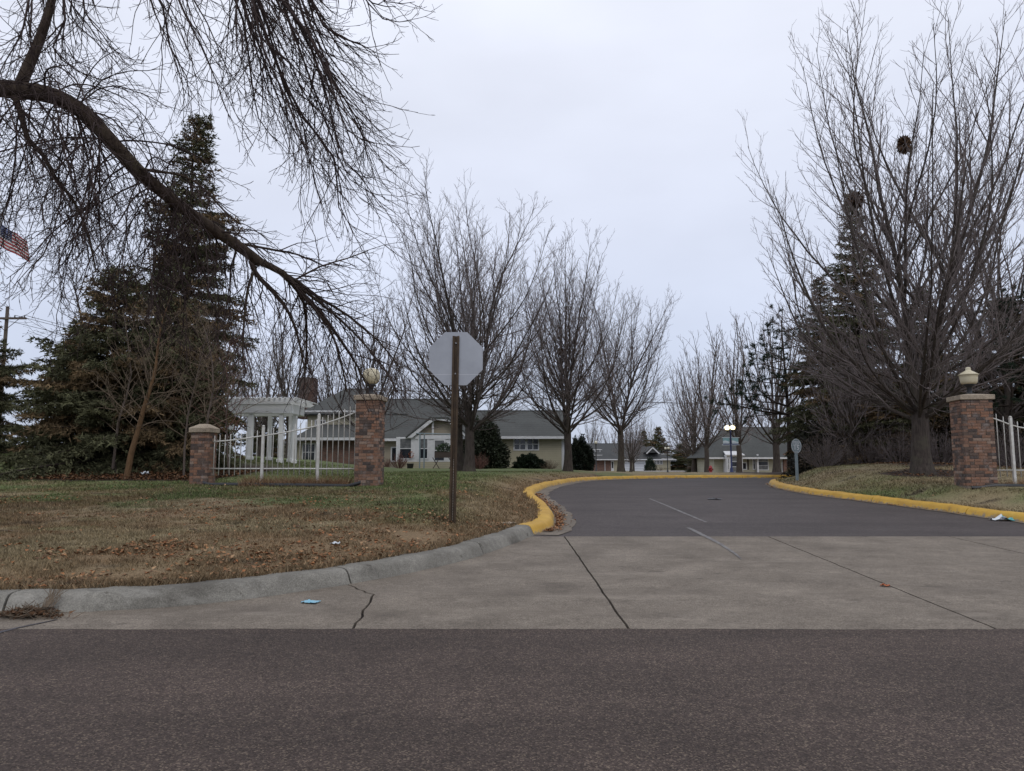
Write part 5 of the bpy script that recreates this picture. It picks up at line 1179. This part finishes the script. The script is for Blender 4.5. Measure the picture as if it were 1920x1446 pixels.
    MB().box(X(560, 730, d + 6.5) - g0.x, X(588, 730, d + 6.5) - g0.x, 6.5, 7.8, z(775), z(708, d + 6.5)).obj('chimney', 'chimney_brick', root)
    return root
main_house()

def garage_house():
    d = 147.0; g0 = Vector((X(1190, 883, d), d, Z(884, d))); root = thing('garage_building', 'distant low building with brick end wall and white garage doors', 'house', g0)
    x = lambda px: X(px, 860, d) - g0.x; z = lambda py: Z(py, d) - g0.z
    MB().box(x(1098), x(1146), 0, 12, -.6, z(861)).obj('wall', 'house_brick', root); MB().box(x(1146) + .02, x(1257), 0, 12, -.6, z(861)).obj('wall', 'cream_siding', root)
    gable(root, x(1098), x(1257), 0, 12, z(857), Z(832, d + 6) - g0.z, 1.0, 'dark_shingle', hipR=6.5)
    for a, b in ((1171, 1184), (1188, 1210)):
        dr = MB().box(x(a), x(b), -.12, -.01, -.3, z(864)).obj('garage_door', 'garage_door_paint', root)
        for k in range(1, 4): MB().box(x(a) + .1, x(b) - .1, -.135, -.121, z(884) + k * .52, z(884) + k * .52 + .03).obj('panel_groove', 'curtained_glass', dr)
    dw = MB().box(x(1145.6), x(1150.5), -.1, -.01, -.2, z(864)).obj('door', 'white_trim', root); MB().box(x(1146.8), x(1149.6), -.12, -.101, z(878), z(866)).obj('door_pane', 'window_glass', dw)
    for a, b in ((1227, 1231), (1231.3, 1236.5), (1236.8, 1242.5)): window(root, x(a), x(b), z(871), z(863), 0, 2, 2, fr=.12)
    # little front gable and skylight
    gz0, gz1 = z(849), z(840); gm = MB(); gm.slab([(x(1211), -.6, gz0), (x(1235), -.6, gz0), (x(1223), -.6, gz1)], .2); gm.obj('gable_panel', 'dark_shingle', root)
    t = MB(); t.slab([(x(1210), -.8, gz0 - .15), (x(1212), -.8, gz0 - .25), (x(1223), -.8, gz1 - .1), (x(1223), -.8, gz1 + .25)], .15); t.slab([(x(1234), -.8, gz0 - .25), (x(1236), -.8, gz0 - .15), (x(1223), -.8, gz1 + .25), (x(1223), -.8, gz1 - .1)], .15); t.obj('barge_board', 'white_trim', root)
    gr = MB(); gr.slab([(x(1210), -.9, gz0), (x(1223), -.9, gz1 + .25), (x(1223), 5, gz1 + .25), (x(1210), 5, gz0)][::-1], .15); gr.slab([(x(1223), -.9, gz1 + .25), (x(1236), -.9, gz0), (x(1236), 5, gz0), (x(1223), 5, gz1 + .25)][::-1], .15); gr.obj('gable_roof', 'dark_shingle', root)
    dm = MB().box(x(1118), x(1128), 2.2, 5, z(856), z(842)).obj('dormer', 'white_trim', root); MB().box(x(1119), x(1127), 2.17, 2.199, z(852), z(843)).obj('dormer_pane', 'curtained_glass', dm)
    MB().tube([(x(1134), -.1, z(861)), (x(1134), -.1, -.2)], .07, 6).obj('downpipe', 'white_trim', root)
garage_house()

def right_house():
    d = 84.0; g0 = Vector((X(1430, 889, d), d, Z(891, d))); root = thing('bay_window_house', 'cream house with bay windows behind the lit banner lamp', 'house', g0)
    x = lambda px: X(px, 870, d) - g0.x; z = lambda py: Z(py, d) - g0.z; W = 'pale_siding'
    MB().box(x(1339), x(1467), 0, 9, -.6, z(852)).obj('wall', W, root); MB().box(x(1467) + .01, x(1484), -.4, 9, -.6, z(851)).obj('wall', 'house_brick', root); MB().box(x(1484) + .01, x(1530), -.2, 9, -.6, z(851)).obj('wall', W, root)
    gable(root, x(1339), x(1530), 0, 9, z(849), Z(802, d + 4.5) - g0.z, .8, 'roof_shingle', hipL=3.5)
    MB().box(x(1356), x(1385), -1.5, -.01, -.5, z(853)).obj('bay', 'white_trim', root); window(root, x(1361), x(1379), z(886), z(855), -1.502, 1, 3, m=['curtained_glass', 'window_glass', 'curtained_glass']); window(root, x(1356.5), x(1360.6), z(881), z(859), -1.504, 1, 2); br = MB(); br.slab([(x(1353), -1.8, z(853)), (x(1388), -1.8, z(853)), (x(1384), 0, z(846)), (x(1357), 0, z(846))], .12); br.obj('bay_roof', 'white_trim', root)
    window(root, x(1391), x(1400), z(881), z(867), 0, 1, 1); MB().box(x(1401), x(1404), -.03, -.001, z(881), z(861)).obj('shutter', 'bench_wood', root)
    window(root, x(1411), x(1416.5), z(881), z(856), 0, 1, 2, m=['window_glass', 'curtained_glass']); MB().box(x(1416.8), x(1420), -.5, -.002, -.5, z(852)).obj('corner_board', 'white_trim', root); window(root, x(1421), x(1441), z(882), z(856), 0, 1, 3, m=['curtained_glass', 'window_glass', 'curtained_glass'])
    window(root, x(1485), x(1497), z(882), z(852), -.202, 2, 2); MB().box(x(1465), x(1467) - .005, -.1, -.002, -.5, z(852)).obj('corner_board', 'white_trim', root)
right_house()

def side_house():
    d = 62.0; g0 = Vector((X(1850, 870, d), d, .5)); root = thing('hidden_house', 'grey roofed house mostly hidden behind the right pillar', 'house', g0); x = lambda px: X(px, 800, d) - g0.x; z = lambda py: Z(py, d) - g0.z
    MB().box(x(1818), x(2060), 0, 9, -.6, z(782)).obj('wall', 'tan_siding', root); gable(root, x(1815), x(2060), 0, 9, z(778), Z(738, d + 4.5) - g0.z, .5, 'roof_shingle', hipL=4); window(root, x(1875), x(1895), z(840), z(795), 0, 2, 2)
    MB().box(x(1645), x(1705), 1, 6, -.6, z(800)).obj('wall', 'house_brick', root); gable(root, x(1645), x(1705), 1, 6, z(798), Z(775, d + 3) - g0.z, .4, 'dark_shingle')
side_house()

# ------------------------------------------------------------------ shrubs by the houses
SH = 'shrubs round the siding house'
def bush(px, d, rx_, h, colr, label, seed, n=5200, leaf=.07, twiggy=False, group=SH, py=880): put(make_bush('shrub', seed, rx_, rx_ * .8, h, colr, n, leaf, twiggy), label, ground_at(px, d, py) - Vector((0, 0, .02)), 0, 1, 'shrub', group)
bush(910, 50.6, 1.5, 3.3, (.030, .036, .022), 'tall rounded dark evergreen shrub at the house wall', 1, 13000, .15)
bush(992, 51.5, 1.08, .95, (.016, .024, .014), 'low clipped dark shrub under the double window', 2, 6500, .12)
bush(1087, 52, 1.0, 2.3, (.020, .026, .017), 'dark evergreen shrub at the right corner of the siding house', 3, 8000, .14)
bush(899, 48.5, .80, 1.15, (.12, .06, .045), 'round reddish twiggy shrub left of the tall dark shrub', 4, 0, .05, True)
bush(748, 50.5, .72, 1.2, (.1, .06, .045), 'brown twiggy shrub below the left house windows', 5, 0, .05, True)
bush(724, 51, .45, .8, (.1, .06, .05), 'small bare shrub just right of the tall pillar', 6, 0, .05, True)
bush(1030, 51, .75, .75, (.2, .15, .1), 'pale dry shrub between the low clipped shrub and the maple', 7, 0, .05, 'pale')
bush(1219, 140, 1.1, 2.5, (.02, .03, .018), 'round dark shrub beside the far garage doors', 8, 4000, .14)
bush(1238, 143, 1.0, .9, (.2, .15, .1), 'pale dry shrub under the far windows', 9, 0, .05, 'pale')
WR = 'undergrowth below the right evergreens'
for k, (px, d, r, h, lb) in enumerate(((1545, 29, 1.1, 1.5, 'brown thicket right of the speed sign'), (1580, 31, 1.3, 1.7, 'brown thicket at the left foot of the mound trees'), (1632, 29.5, 1.2, 1.5, 'brown thicket behind the mound crest'), (1690, 28.5, 1.3, 1.6, 'brown thicket left of the largest maple trunk'), (1765, 27.5, 1.3, 1.7, 'brown thicket between the maple trunk and the right pillar'), (1900, 26, 1.4, 1.9, 'brown thicket behind the right fence'))):
    bush(px, d, r, h, (.085, .062, .045), lb, 20 + k, 700, .05, 'brown', WR, 870)
for k, (px, d, r, h, lb) in enumerate(((1560, 33, 2.0, 2.6, 'dark evergreen shrub low behind the speed sign'), (1665, 34, 2.2, 3.0, 'dark evergreen shrub left behind the largest maple'), (1770, 34, 2.3, 3.0, 'dark evergreen shrub behind the right pillar'), (1900, 33, 2.5, 3.0, 'dark evergreen shrub behind the right fence'), (1480, 88, 1.0, 1.2, 'dark shrub at the brick corner of the right house'))):
    bush(px, d, r, h, (.022, .022, .015), lb, 40 + k, 7000, .12, False, WR, 870)

# ------------------------------------------------------------------ small things by the house
def bench():
    g_ = ground_at(830, 49.5, 879); root = thing('planter_bench', 'dark wooden planter table with crossed legs before the sun room', 'planter', g_)
    MB().box(-.55, .75, -.2, .25, .75, 1.15).obj('trough', 'bench_wood', root)
    for s in (-.45, .65): MB().tube([(s - .25, 0, -.05), (s + .25, 0, .76)], .03, 6).obj('leg', 'bench_wood', root); MB().tube([(s + .25, .05, -.05), (s - .25, .05, .76)], .03, 6).obj('leg', 'bench_wood', root)
    put(make_bush('shrub', 61, .55, .25, .6, (.05, .075, .04), 900, .08), 'green plants growing out of the wooden planter', g_ + Vector((.1, .02, 1.13)), 0, 1, 'plant')
bench()
def trellis():
    g_ = ground_at(790, 49.8, 879); root = thing('garden_arch', 'thin grey garden arch before the sun room windows', 'arch', g_)
    for s in (-.12, .18): MB().tube([(s, 0, -.05), (s, 0, 2.4)], .05, 6).obj('upright', 'grey_green_sign', root)
    MB().tube([(-.4, 0, 2.42), (2.2, 0, 2.35)], .045, 6).obj('top_bar', 'grey_green_sign', root); MB().tube([(2.15, .0, -.05), (2.15, 0, 2.4)], .045, 6).obj('upright', 'grey_green_sign', root)
trellis()
wv = at(771.5, 853, 51.28); wr = MB(); R = random.Random(3)
for k in range(60):
    a = R.random() * 6.28; r = .17 + R.gauss(0, .035); wr.slab([(r * math.cos(a) + R.gauss(0, .03), R.uniform(-.05, .02), r * math.sin(a) + R.gauss(0, .03)) for _ in range(3)], .008)
o = wr.obj('wreath', 'wreath_orange'); o.location = wv; tag(o, 'orange wreath hanging in the left sun room window', 'wreath')
pt_ = MB().lathe([(.16, 0), (.2, .02), (.24, .32), (.27, .34), (.22, .35)], 12).obj('plant_pot', 'planter_pot', None, True); pt_.location = ground_at(769, 50.2, 879); tag(pt_, 'black plant pot below the wreath window', 'pot')

# ------------------------------------------------------------------ street lamps, hydrant, speed sign
def street_lamp(px, d, ptop, pbase, label, lit=False, banners=False, sheet=False):
    b = Vector((X(px, pbase, d), d, Z(pbase, d))); b.z = sz(b.x, d); H = Z(ptop, d) - b.z; s = H / 4.2
    root = thing('street_lamp', label, 'lamp', b, 0, 'street lamps along the drive')
    MB().lathe([(.19 * s, -.1), (.19 * s, .16 * s), (.14 * s, .2 * s), (.12 * s, .5 * s), (.075 * s, .56 * s), (.062 * s, H - .62 * s), (.09 * s, H - .6 * s), (.07 * s, H - .5 * s)], 14).obj('pole', 'navy_banner' if banners else 'dark_metal', root, True)
    sp_ = [(-.27 * s, 0), (.22 * s, .1 * s)] if d < 70 or ptop > 836 else [(0, 0)]
    if len(sp_) > 1: MB().tube([(sp_[0][0] - .02, 0, H - .56 * s), (0, 0, H - .60 * s), (sp_[1][0] + .02, 0, H - .56 * s)], .035 * s, 6).obj('arm', 'dark_metal', root)
    for ox, up in sp_:
        c_ = MB().lathe([(.05 * s, H - .58 * s), (.10 * s, H - .5 * s), (.15 * s, H - .44 * s), (.12 * s, H - .43 * s)], 12).obj('lamp_holder', 'dark_metal', root, True); c_.location = (ox, 0, up * .3)
        g_ = MB().lathe([(.10 * s, H - .428 * s), (.17 * s, H - .38 * s), (.20 * s, H - .25 * s), (.185 * s, H - .14 * s), (.1 * s, H - .07 * s), (.03 * s, H - .04 * s), (.001, H)], 14).obj('globe', 'lamp_lit' if lit else 'lamp_globe_white', root, True); g_.location = (ox, 0, up * .3)
    if banners:
        zt, zb = Z(821, d) - b.z, Z(834, d) - b.z
        for sgn in (-1, 1):
            a0, a1 = sgn * .10, sgn * .64; x0, x1 = min(a0, a1), max(a0, a1)
            bn = MB(); n = 8
            def wave(i): return .50 + .10 * math.sin(i / n * 4.2 + (1 if sgn > 0 else 0))
            H_ = zt - zb; 
            def quad(lo, hi, y): 
                mm = MB()
                for i in range(n + 1):
                    xx_ = x0 + (x1 - x0) * i / n; mm.v += [(xx_, y, zb + H_ * lo(i)), (xx_, y, zb + H_ * hi(i)), (xx_, y + .004, zb + H_ * lo(i)), (xx_, y + .004, zb + H_ * hi(i))]
                for i in range(n): q = i * 4; mm.f += [(q, q + 4, q + 5, q + 1), (q + 2, q + 3, q + 7, q + 6), (q, q + 2, q + 6, q + 4), (q + 1, q + 5, q + 7, q + 3)]
                return mm
            bb = quad(lambda i: .16, lambda i: 1, 0).obj('banner', 'teal_banner', root); quad(lambda i: .17, wave, -.008).obj('banner_wave', 'white_banner', bb); quad(lambda i: 0, lambda i: .158, -.006).obj('banner_band', 'navy_banner', bb)
            quad(lambda i: .27, lambda i: .30, -.014).obj('banner_lettering', 'teal_banner', bb)
            for zz in (zt + .01, zb - .02): MB().tube([(sgn * .02, 0, zz), (sgn * .74, 0, zz)], .02, 6).obj('banner_arm', 'white_banner', root)
    if sheet:
        for zz in (H * .72, H * .55): MB().tube([(-.75, 0, zz), (.75, 0, zz)], .025, 6).obj('banner_arm', 'sign_white', root)
street_lamp(1372, 60, 797, 889, 'lit street lamp with two teal and navy banners', True, True)
street_lamp(1118, 88, 826, 884, 'unlit street lamp with a single globe before the far brick wall', sheet=True)
street_lamp(1252, 92, 838, 890, 'unlit street lamp with two cream globes before the far garage building', sheet=True)

def hydrant():
    d = 62; b = ground_at(1333, d, 893); root = thing('fire_hydrant', 'red fire hydrant on the lawn beyond the yellow kerb', 'hydrant', b); s = 1.0
    MB().lathe([(.20, -.05), (.20, .04), (.13, .05), (.13, .5), (.165, .51), (.165, .56), (.14, .57), (.125, .64), (.08, .71), (.03, .735), (.03, .77), (.001, .775)], 16).obj('barrel', 'red_hydrant', root, True)
    for a in (0, math.pi, -math.pi / 2): o = MB().tube([(.1, 0, .40), (.19, 0, .40), (.19, 0, .40), (.215, 0, .40)], [.055, .055, .07, .07], 10).obj('outlet', 'red_hydrant', root, True); o.rotation_euler = (0, 0, a)
hydrant()

def text_mesh(s, size, m, parent, x, y, z):
    cu = bpy.data.curves.new('lettering', 'FONT'); cu.body = s; cu.size = size; cu.align_x = 'CENTER'; cu.align_y = 'CENTER'; cu.extrude = .001
    o = bpy.data.objects.new('lettering_tmp', cu); me = bpy.data.meshes.new_from_object(o); bpy.data.objects.remove(o); me.name = 'lettering'
    q = mobj('lettering', me, m, parent); q.rotation_euler = (math.pi / 2, 0, 0); q.location = (x, y, z); return q
def speed_sign():
    d = 25.4; b = ground_at(1495, d, 905); root = thing('speed_limit_sign', 'grey oval sign reading SPEED LIMIT 15 on a grey post', 'sign', b); zc = Z(836.5, d) - b.z; rx_ = 9.4 / F * d; rz_ = 13.6 / F * d; n = 40
    def oval(k, y0, y1): m = MB(); P = [(rx_ * k * math.cos(i * 2 * math.pi / n), zc + rz_ * k * math.sin(i * 2 * math.pi / n)) for i in range(n)]; m.add([(a, y0, c_) for a, c_ in P] + [(a, y1, c_) for a, c_ in P], [tuple(range(n)), tuple(range(2 * n - 1, n - 1, -1))] + [(i, n + i, n + (i + 1) % n, (i + 1) % n) for i in range(n)]); return m
    p = oval(1, -.052, -.04).obj('sign_panel', 'grey_green_sign', root)
    rim = MB(); rim.tube([(rx_ * .93 * math.cos(i * 2 * math.pi / n), -.054, zc + rz_ * .95 * math.sin(i * 2 * math.pi / n)) for i in range(n + 1)], .0055, 5, False); rim.obj('border', 'sign_white', p)
    text_mesh('SPEED', .088, 'sign_white', p, 0, -.054, zc + rz_ * .52); text_mesh('LIMIT', .088, 'sign_white', p, 0, -.054, zc + rz_ * .22); text_mesh('15', .215, 'sign_white', p, 0, -.054, zc - rz_ * .26)
    MB().box(-rx_ * .7, rx_ * .7, -.0545, -.0525, zc + rz_ * .055, zc + rz_ * .085).obj('sign_line', 'sign_white', p); MB().box(-.05, .05, -.0545, -.0525, zc - rz_ * .72, zc - rz_ * .69).obj('sign_line', 'sign_white', p)
    o = MB().box(-.045, .045, -.04, .04, -.3, zc + .05).obj('post', 'grey_green_sign', root); bevel(o, .008)
speed_sign()

# ------------------------------------------------------------------ wires, poles, flag
def pole(px, d, py, label, arm_py=None):
    b = ground_at(px, d, 870); root = thing('utility_pole', label, 'pole', b, 0, 'utility poles'); top = Z(py, d) - b.z
    MB().tube([(0, 0, -.3), (0, 0, top)], [.15, .10], 10).obj('mast', 'wood_pole', root)
    az_ = (Z(arm_py, d) - b.z) if arm_py else top - .3
    MB().box(-1.3, 1.3, -.22, -.101, az_ - .06, az_ + .06).obj('crossarm', 'wood_pole', root)
    for s in (-1, 1): MB().tube([(s * .85, -.16, az_ - .06), (0, -.12, az_ - .75)], .02, 5).obj('brace', 'wood_pole', root)
    for x_ in (-1.2, -.6, .6, 1.2): MB().lathe([(.03, az_ + .0605), (.05, az_ + .1), (.03, az_ + .14), (.045, az_ + .18), (.02, az_ + .2)], 8).obj('insulator', 'curtained_glass', root, True).location = (x_, -.16, 0)
    return b, az_
b1, a1 = pole(-8, 44, 575, 'utility pole with a crossarm at the left edge', 598); b2, a2 = pole(700, 92, 728, 'utility pole hidden among the trees behind the tall pillar'); b3, a3 = pole(1484, 132, 758, 'utility pole hidden behind the right hand pines')
def wire(p, q, sag, label, r=.012):
    P = [p.lerp(q, i / 20) - Vector((0, 0, sag * 4 * (i / 20) * (1 - i / 20))) - p for i in range(21)]; o = MB().tube(P, r, 4, False).obj('power_line', 'wire_black'); o.location = p; tag(o, label, 'wire', 'overhead wires')
for s, nm in ((-1.2, 'back'), (.6, 'middle'), (1.2, 'front')):
    wire(b1 + Vector((s, -.16, a1 + .2)), b2 + Vector((s, -.16, a2 + .2)), .7, f'{nm} overhead wire sloping right from the left utility pole', .015)
    wire(b2 + Vector((s, -.16, a2 + .2)), b3 + Vector((s, -.16, a3 + .2)), .5, f'{nm} overhead wire crossing above the far garage building', .03 if s == .6 else .02)

def flag():
    d = 40.0; b = ground_at(-34, d, 870); top = Z(412, d) - b.z
    fp_ = thing('flagpole', 'slim flagpole just off the left edge holding the flag', 'pole', b); MB().tube([(0, 0, -.3), (0, 0, top)], [.07, .04], 10).obj('mast', 'bolt_metal', fp_, True); MB().lathe([(.02, top), (.06, top + .04), (.06, top + .09), (.001, top + .13)], 10).obj('finial', 'bolt_metal', fp_, True)
    hoist = 1.3; fly = 1.95; p0 = b + Vector((.05, 0, top - .25)); root = thing('flag', 'red, white and blue striped flag hanging at the left edge', 'flag', p0)
    # the cloth sags: u along the fly, v down the hoist
    def C(u, v):
        x_ = u * fly * .78 + v * .16 * u; y_ = .16 * math.sin(u * 6.5 + v * 1.2) * u; z_ = -v * hoist * (.98 - .06 * u) - u * fly * .52 - .04 * math.sin(u * 7); return (x_, y_, z_)
    def patch(u0, u1, v0, v1, nu, m, nm):
        mm = MB()
        for i in range(nu + 1):
            for v in (v0, v1): x_, y_, z_ = C(u0 + (u1 - u0) * i / nu, v); mm.v += [(x_, y_, z_), (x_, y_ + .01, z_)]
        for i in range(nu): q = i * 4; mm.f += [(q, q + 4, q + 6, q + 2), (q + 1, q + 3, q + 7, q + 5), (q, q + 1, q + 5, q + 4), (q + 2, q + 6, q + 7, q + 3)]
        return mm.obj(nm, m, root, True)
    for k in range(13): patch(.42 if k < 7 else 0, 1, k / 13, (k + 1) / 13, 14, 'flag_white' if k % 2 else 'flag_red', 'stripe')
    ct = patch(0, .42, 0, 7 / 13, 8, 'flag_blue', 'canton'); st = MB()
    for r in range(9):
        for c_ in range(6 if r % 2 == 0 else 5):
            u = .42 * (c_ * 2 + 1 + (r % 2)) / 12; v = 7 / 13 * (r + 1) / 10; x_, y_, z_ = C(u, v); P = []
            for i in range(10): rad = .030 if i % 2 == 0 else .012; P.append((x_ + rad * math.sin(i * math.pi / 5), y_ - .006, z_ + rad * math.cos(i * math.pi / 5)))
            st.slab(P, .003)
    stuff(st.obj('stars', 'flag_white', ct))
flag()

# ------------------------------------------------------------------ litter and debris on the pavement
def crumple(label, cat, loc, sx, sy, sz_, m, seed, name='wrapper', m2=None):
    R = random.Random(seed); mb = MB(); nu, nv = 9, 6
    for i in range(nu):
        for j in range(nv):
            u, v = i / (nu - 1) - .5, j / (nv - 1) - .5; mb.v.append((u * sx + R.gauss(0, .06) * sx * .4, v * sy + R.gauss(0, .06) * sy * .4, sz_ * (.5 + .5 * math.sin(u * 9 + seed) * math.cos(v * 7)) * R.uniform(.2, 1) * (1 - abs(u))))
    n0 = len(mb.v); mb.v += [(a, b, c - .003) for a, b, c in mb.v]
    for i in range(nu - 1):
        for j in range(nv - 1): a = i * nv + j; mb.f += [(a, a + nv, a + nv + 1, a + 1), (n0 + a, n0 + a + 1, n0 + a + nv + 1, n0 + a + nv)]
    o = mb.obj(name, m); o.location = loc; o.rotation_euler = (0, 0, R.uniform(-.5, .5)); tag(o, label, cat)
    if m2:
        o.data.materials.append(M[m2])
        for p_ in o.data.polygons:
            if p_.center.x > sx * .05: p_.material_index = 1
    return o
crumple('flat blue wrapper lying in the concrete gutter', 'litter', Vector((-1.79, 6.56, az(6.56) + .012)), .15, .10, .02, 'wrapper_blue', 1)
crumple('white and teal plastic wrapper against the right yellow kerb', 'litter', Vector((9.52, 14.15, float(roadz(14.15)) + .015)), .44, .2, .13, 'wrapper_white', 5, m2='wrapper_teal')
crumple('small pale paper scrap on the lawn by the grey kerb', 'litter', Vector((*G(628, 1024).xy, G(628, 1024).z + .03)), .10, .07, .04, 'wrapper_white', 7, 'paper_scrap')
crumple('pale paper scrap near the grey and yellow kerb joint', 'litter', Vector((*G(955, 985).xy, G(955, 985).z + .03)), .22, .12, .05, 'cap_stone', 8, 'paper_scrap')
crumple('white plastic scrap in the leaves under the left spruces', 'litter', Vector((*G(272, 892).xy, G(272, 892).z + .04)), .22, .15, .16, 'wrapper_white', 9, 'plastic_scrap')
crumple('flattened black debris lying on the dark drive', 'debris', Vector((5.34, 19.2, float(roadz(19.2)) + .012)), .34, .24, .05, 'black_plastic', 11, 'road_debris')
crumple('single tan leaf on the concrete joint', 'leaf', Vector((3.72, 7.35, az(7.35) + .012)), .09, .06, .03, 'wreath_orange', 13, 'dead_leaf')
def leaf_heap():
    c = Vector((-3.93, 6.02, .02)); R = random.Random(2); root = thing('debris_heap', 'heap of wet leaves and twigs washed against the grey kerb', 'leaf heap', c); st = []
    for i in range(260):
        a = R.gauss(0, .11); p = Vector((a, R.gauss(0, .045), abs(R.gauss(0, .03)) * max(0, 1 - abs(a) / .3))); w = Vector((R.gauss(0, 1), R.gauss(0, .7), R.gauss(0, .35))).normalized() * R.uniform(.03, .10); st.append(([p - w, p, p + w], [.003, .0035, .002], 3))
    for i in range(26): p = Vector((.1 + R.gauss(0, .025), .06, .05)); st.append(([p, p + Vector((R.gauss(.01, .02), .05, .06)), p + Vector((R.gauss(.03, .04), .08, .13))], [.004, .003, .002], 3))
    mobj('twigs', tubes_mesh('twigs', st), 'pale_twig', root); n = 260; rn = np.random.default_rng(2); a = rn.normal(0, .12, n); B = np.stack([a, rn.normal(0, .05, n), .05 * np.maximum(0, 1 - np.abs(a) / .28) * rn.random(n) + .006], 1); d1 = rn.normal(0, 1, (n, 3)) * np.array([1, 1, .3]); d1 /= np.linalg.norm(d1, axis=1, keepdims=True); d2 = np.cross(d1, rn.normal(0, 1, (n, 3))); d2 /= np.linalg.norm(d2, axis=1, keepdims=True)
    V = np.stack([B - d2 * .014, B + d2 * .014, B + d1 * .05], 1).reshape(-1, 3); mobj('wet_leaves', raw_mesh('wet_leaves', V, np.arange(3 * n).reshape(-1, 3), np.repeat(np.array([[.12, .065, .035]]) * rn.uniform(.4, 1.5, (n, 1)), 3, 0)), 'leaf_litter', root)
leaf_heap()
def twig_litter(px, py, L, ang, label, seed):
    R = random.Random(seed); c = G(px, py) + Vector((0, 0, .04)); P = path(R, Vector((0, 0, 0)), Vector((math.cos(ang), math.sin(ang), 0)), L, 6, .12, 0); out = [(P, radii(.009, .003, 6), 5)]; ramify(R, P, out[0][1], 0, [dict(n=5, t0=.3, ang=40, ratio=.35, minl=.12, segs=3, wig=.1, trop=0, rr=.7, rmin=.003, sides=4)], out)
    o = mobj('fallen_twig', tubes_mesh('fallen_twig', out), 'pale_twig'); o.location = c; tag(o, label, 'twig', 'twigs on the left lawn')
twig_litter(0, 1000, .9, .4, 'fallen twig on the lawn at the left edge', 3); twig_litter(170, 928, 1.0, .2, 'pale fallen twig on the green lawn below the spruces', 4); twig_litter(355, 998, .5, -.2, 'short fallen twig in the middle of the left lawn', 5); twig_litter(115, 975, .7, .8, 'fallen twig left of the dark bare patch', 6)
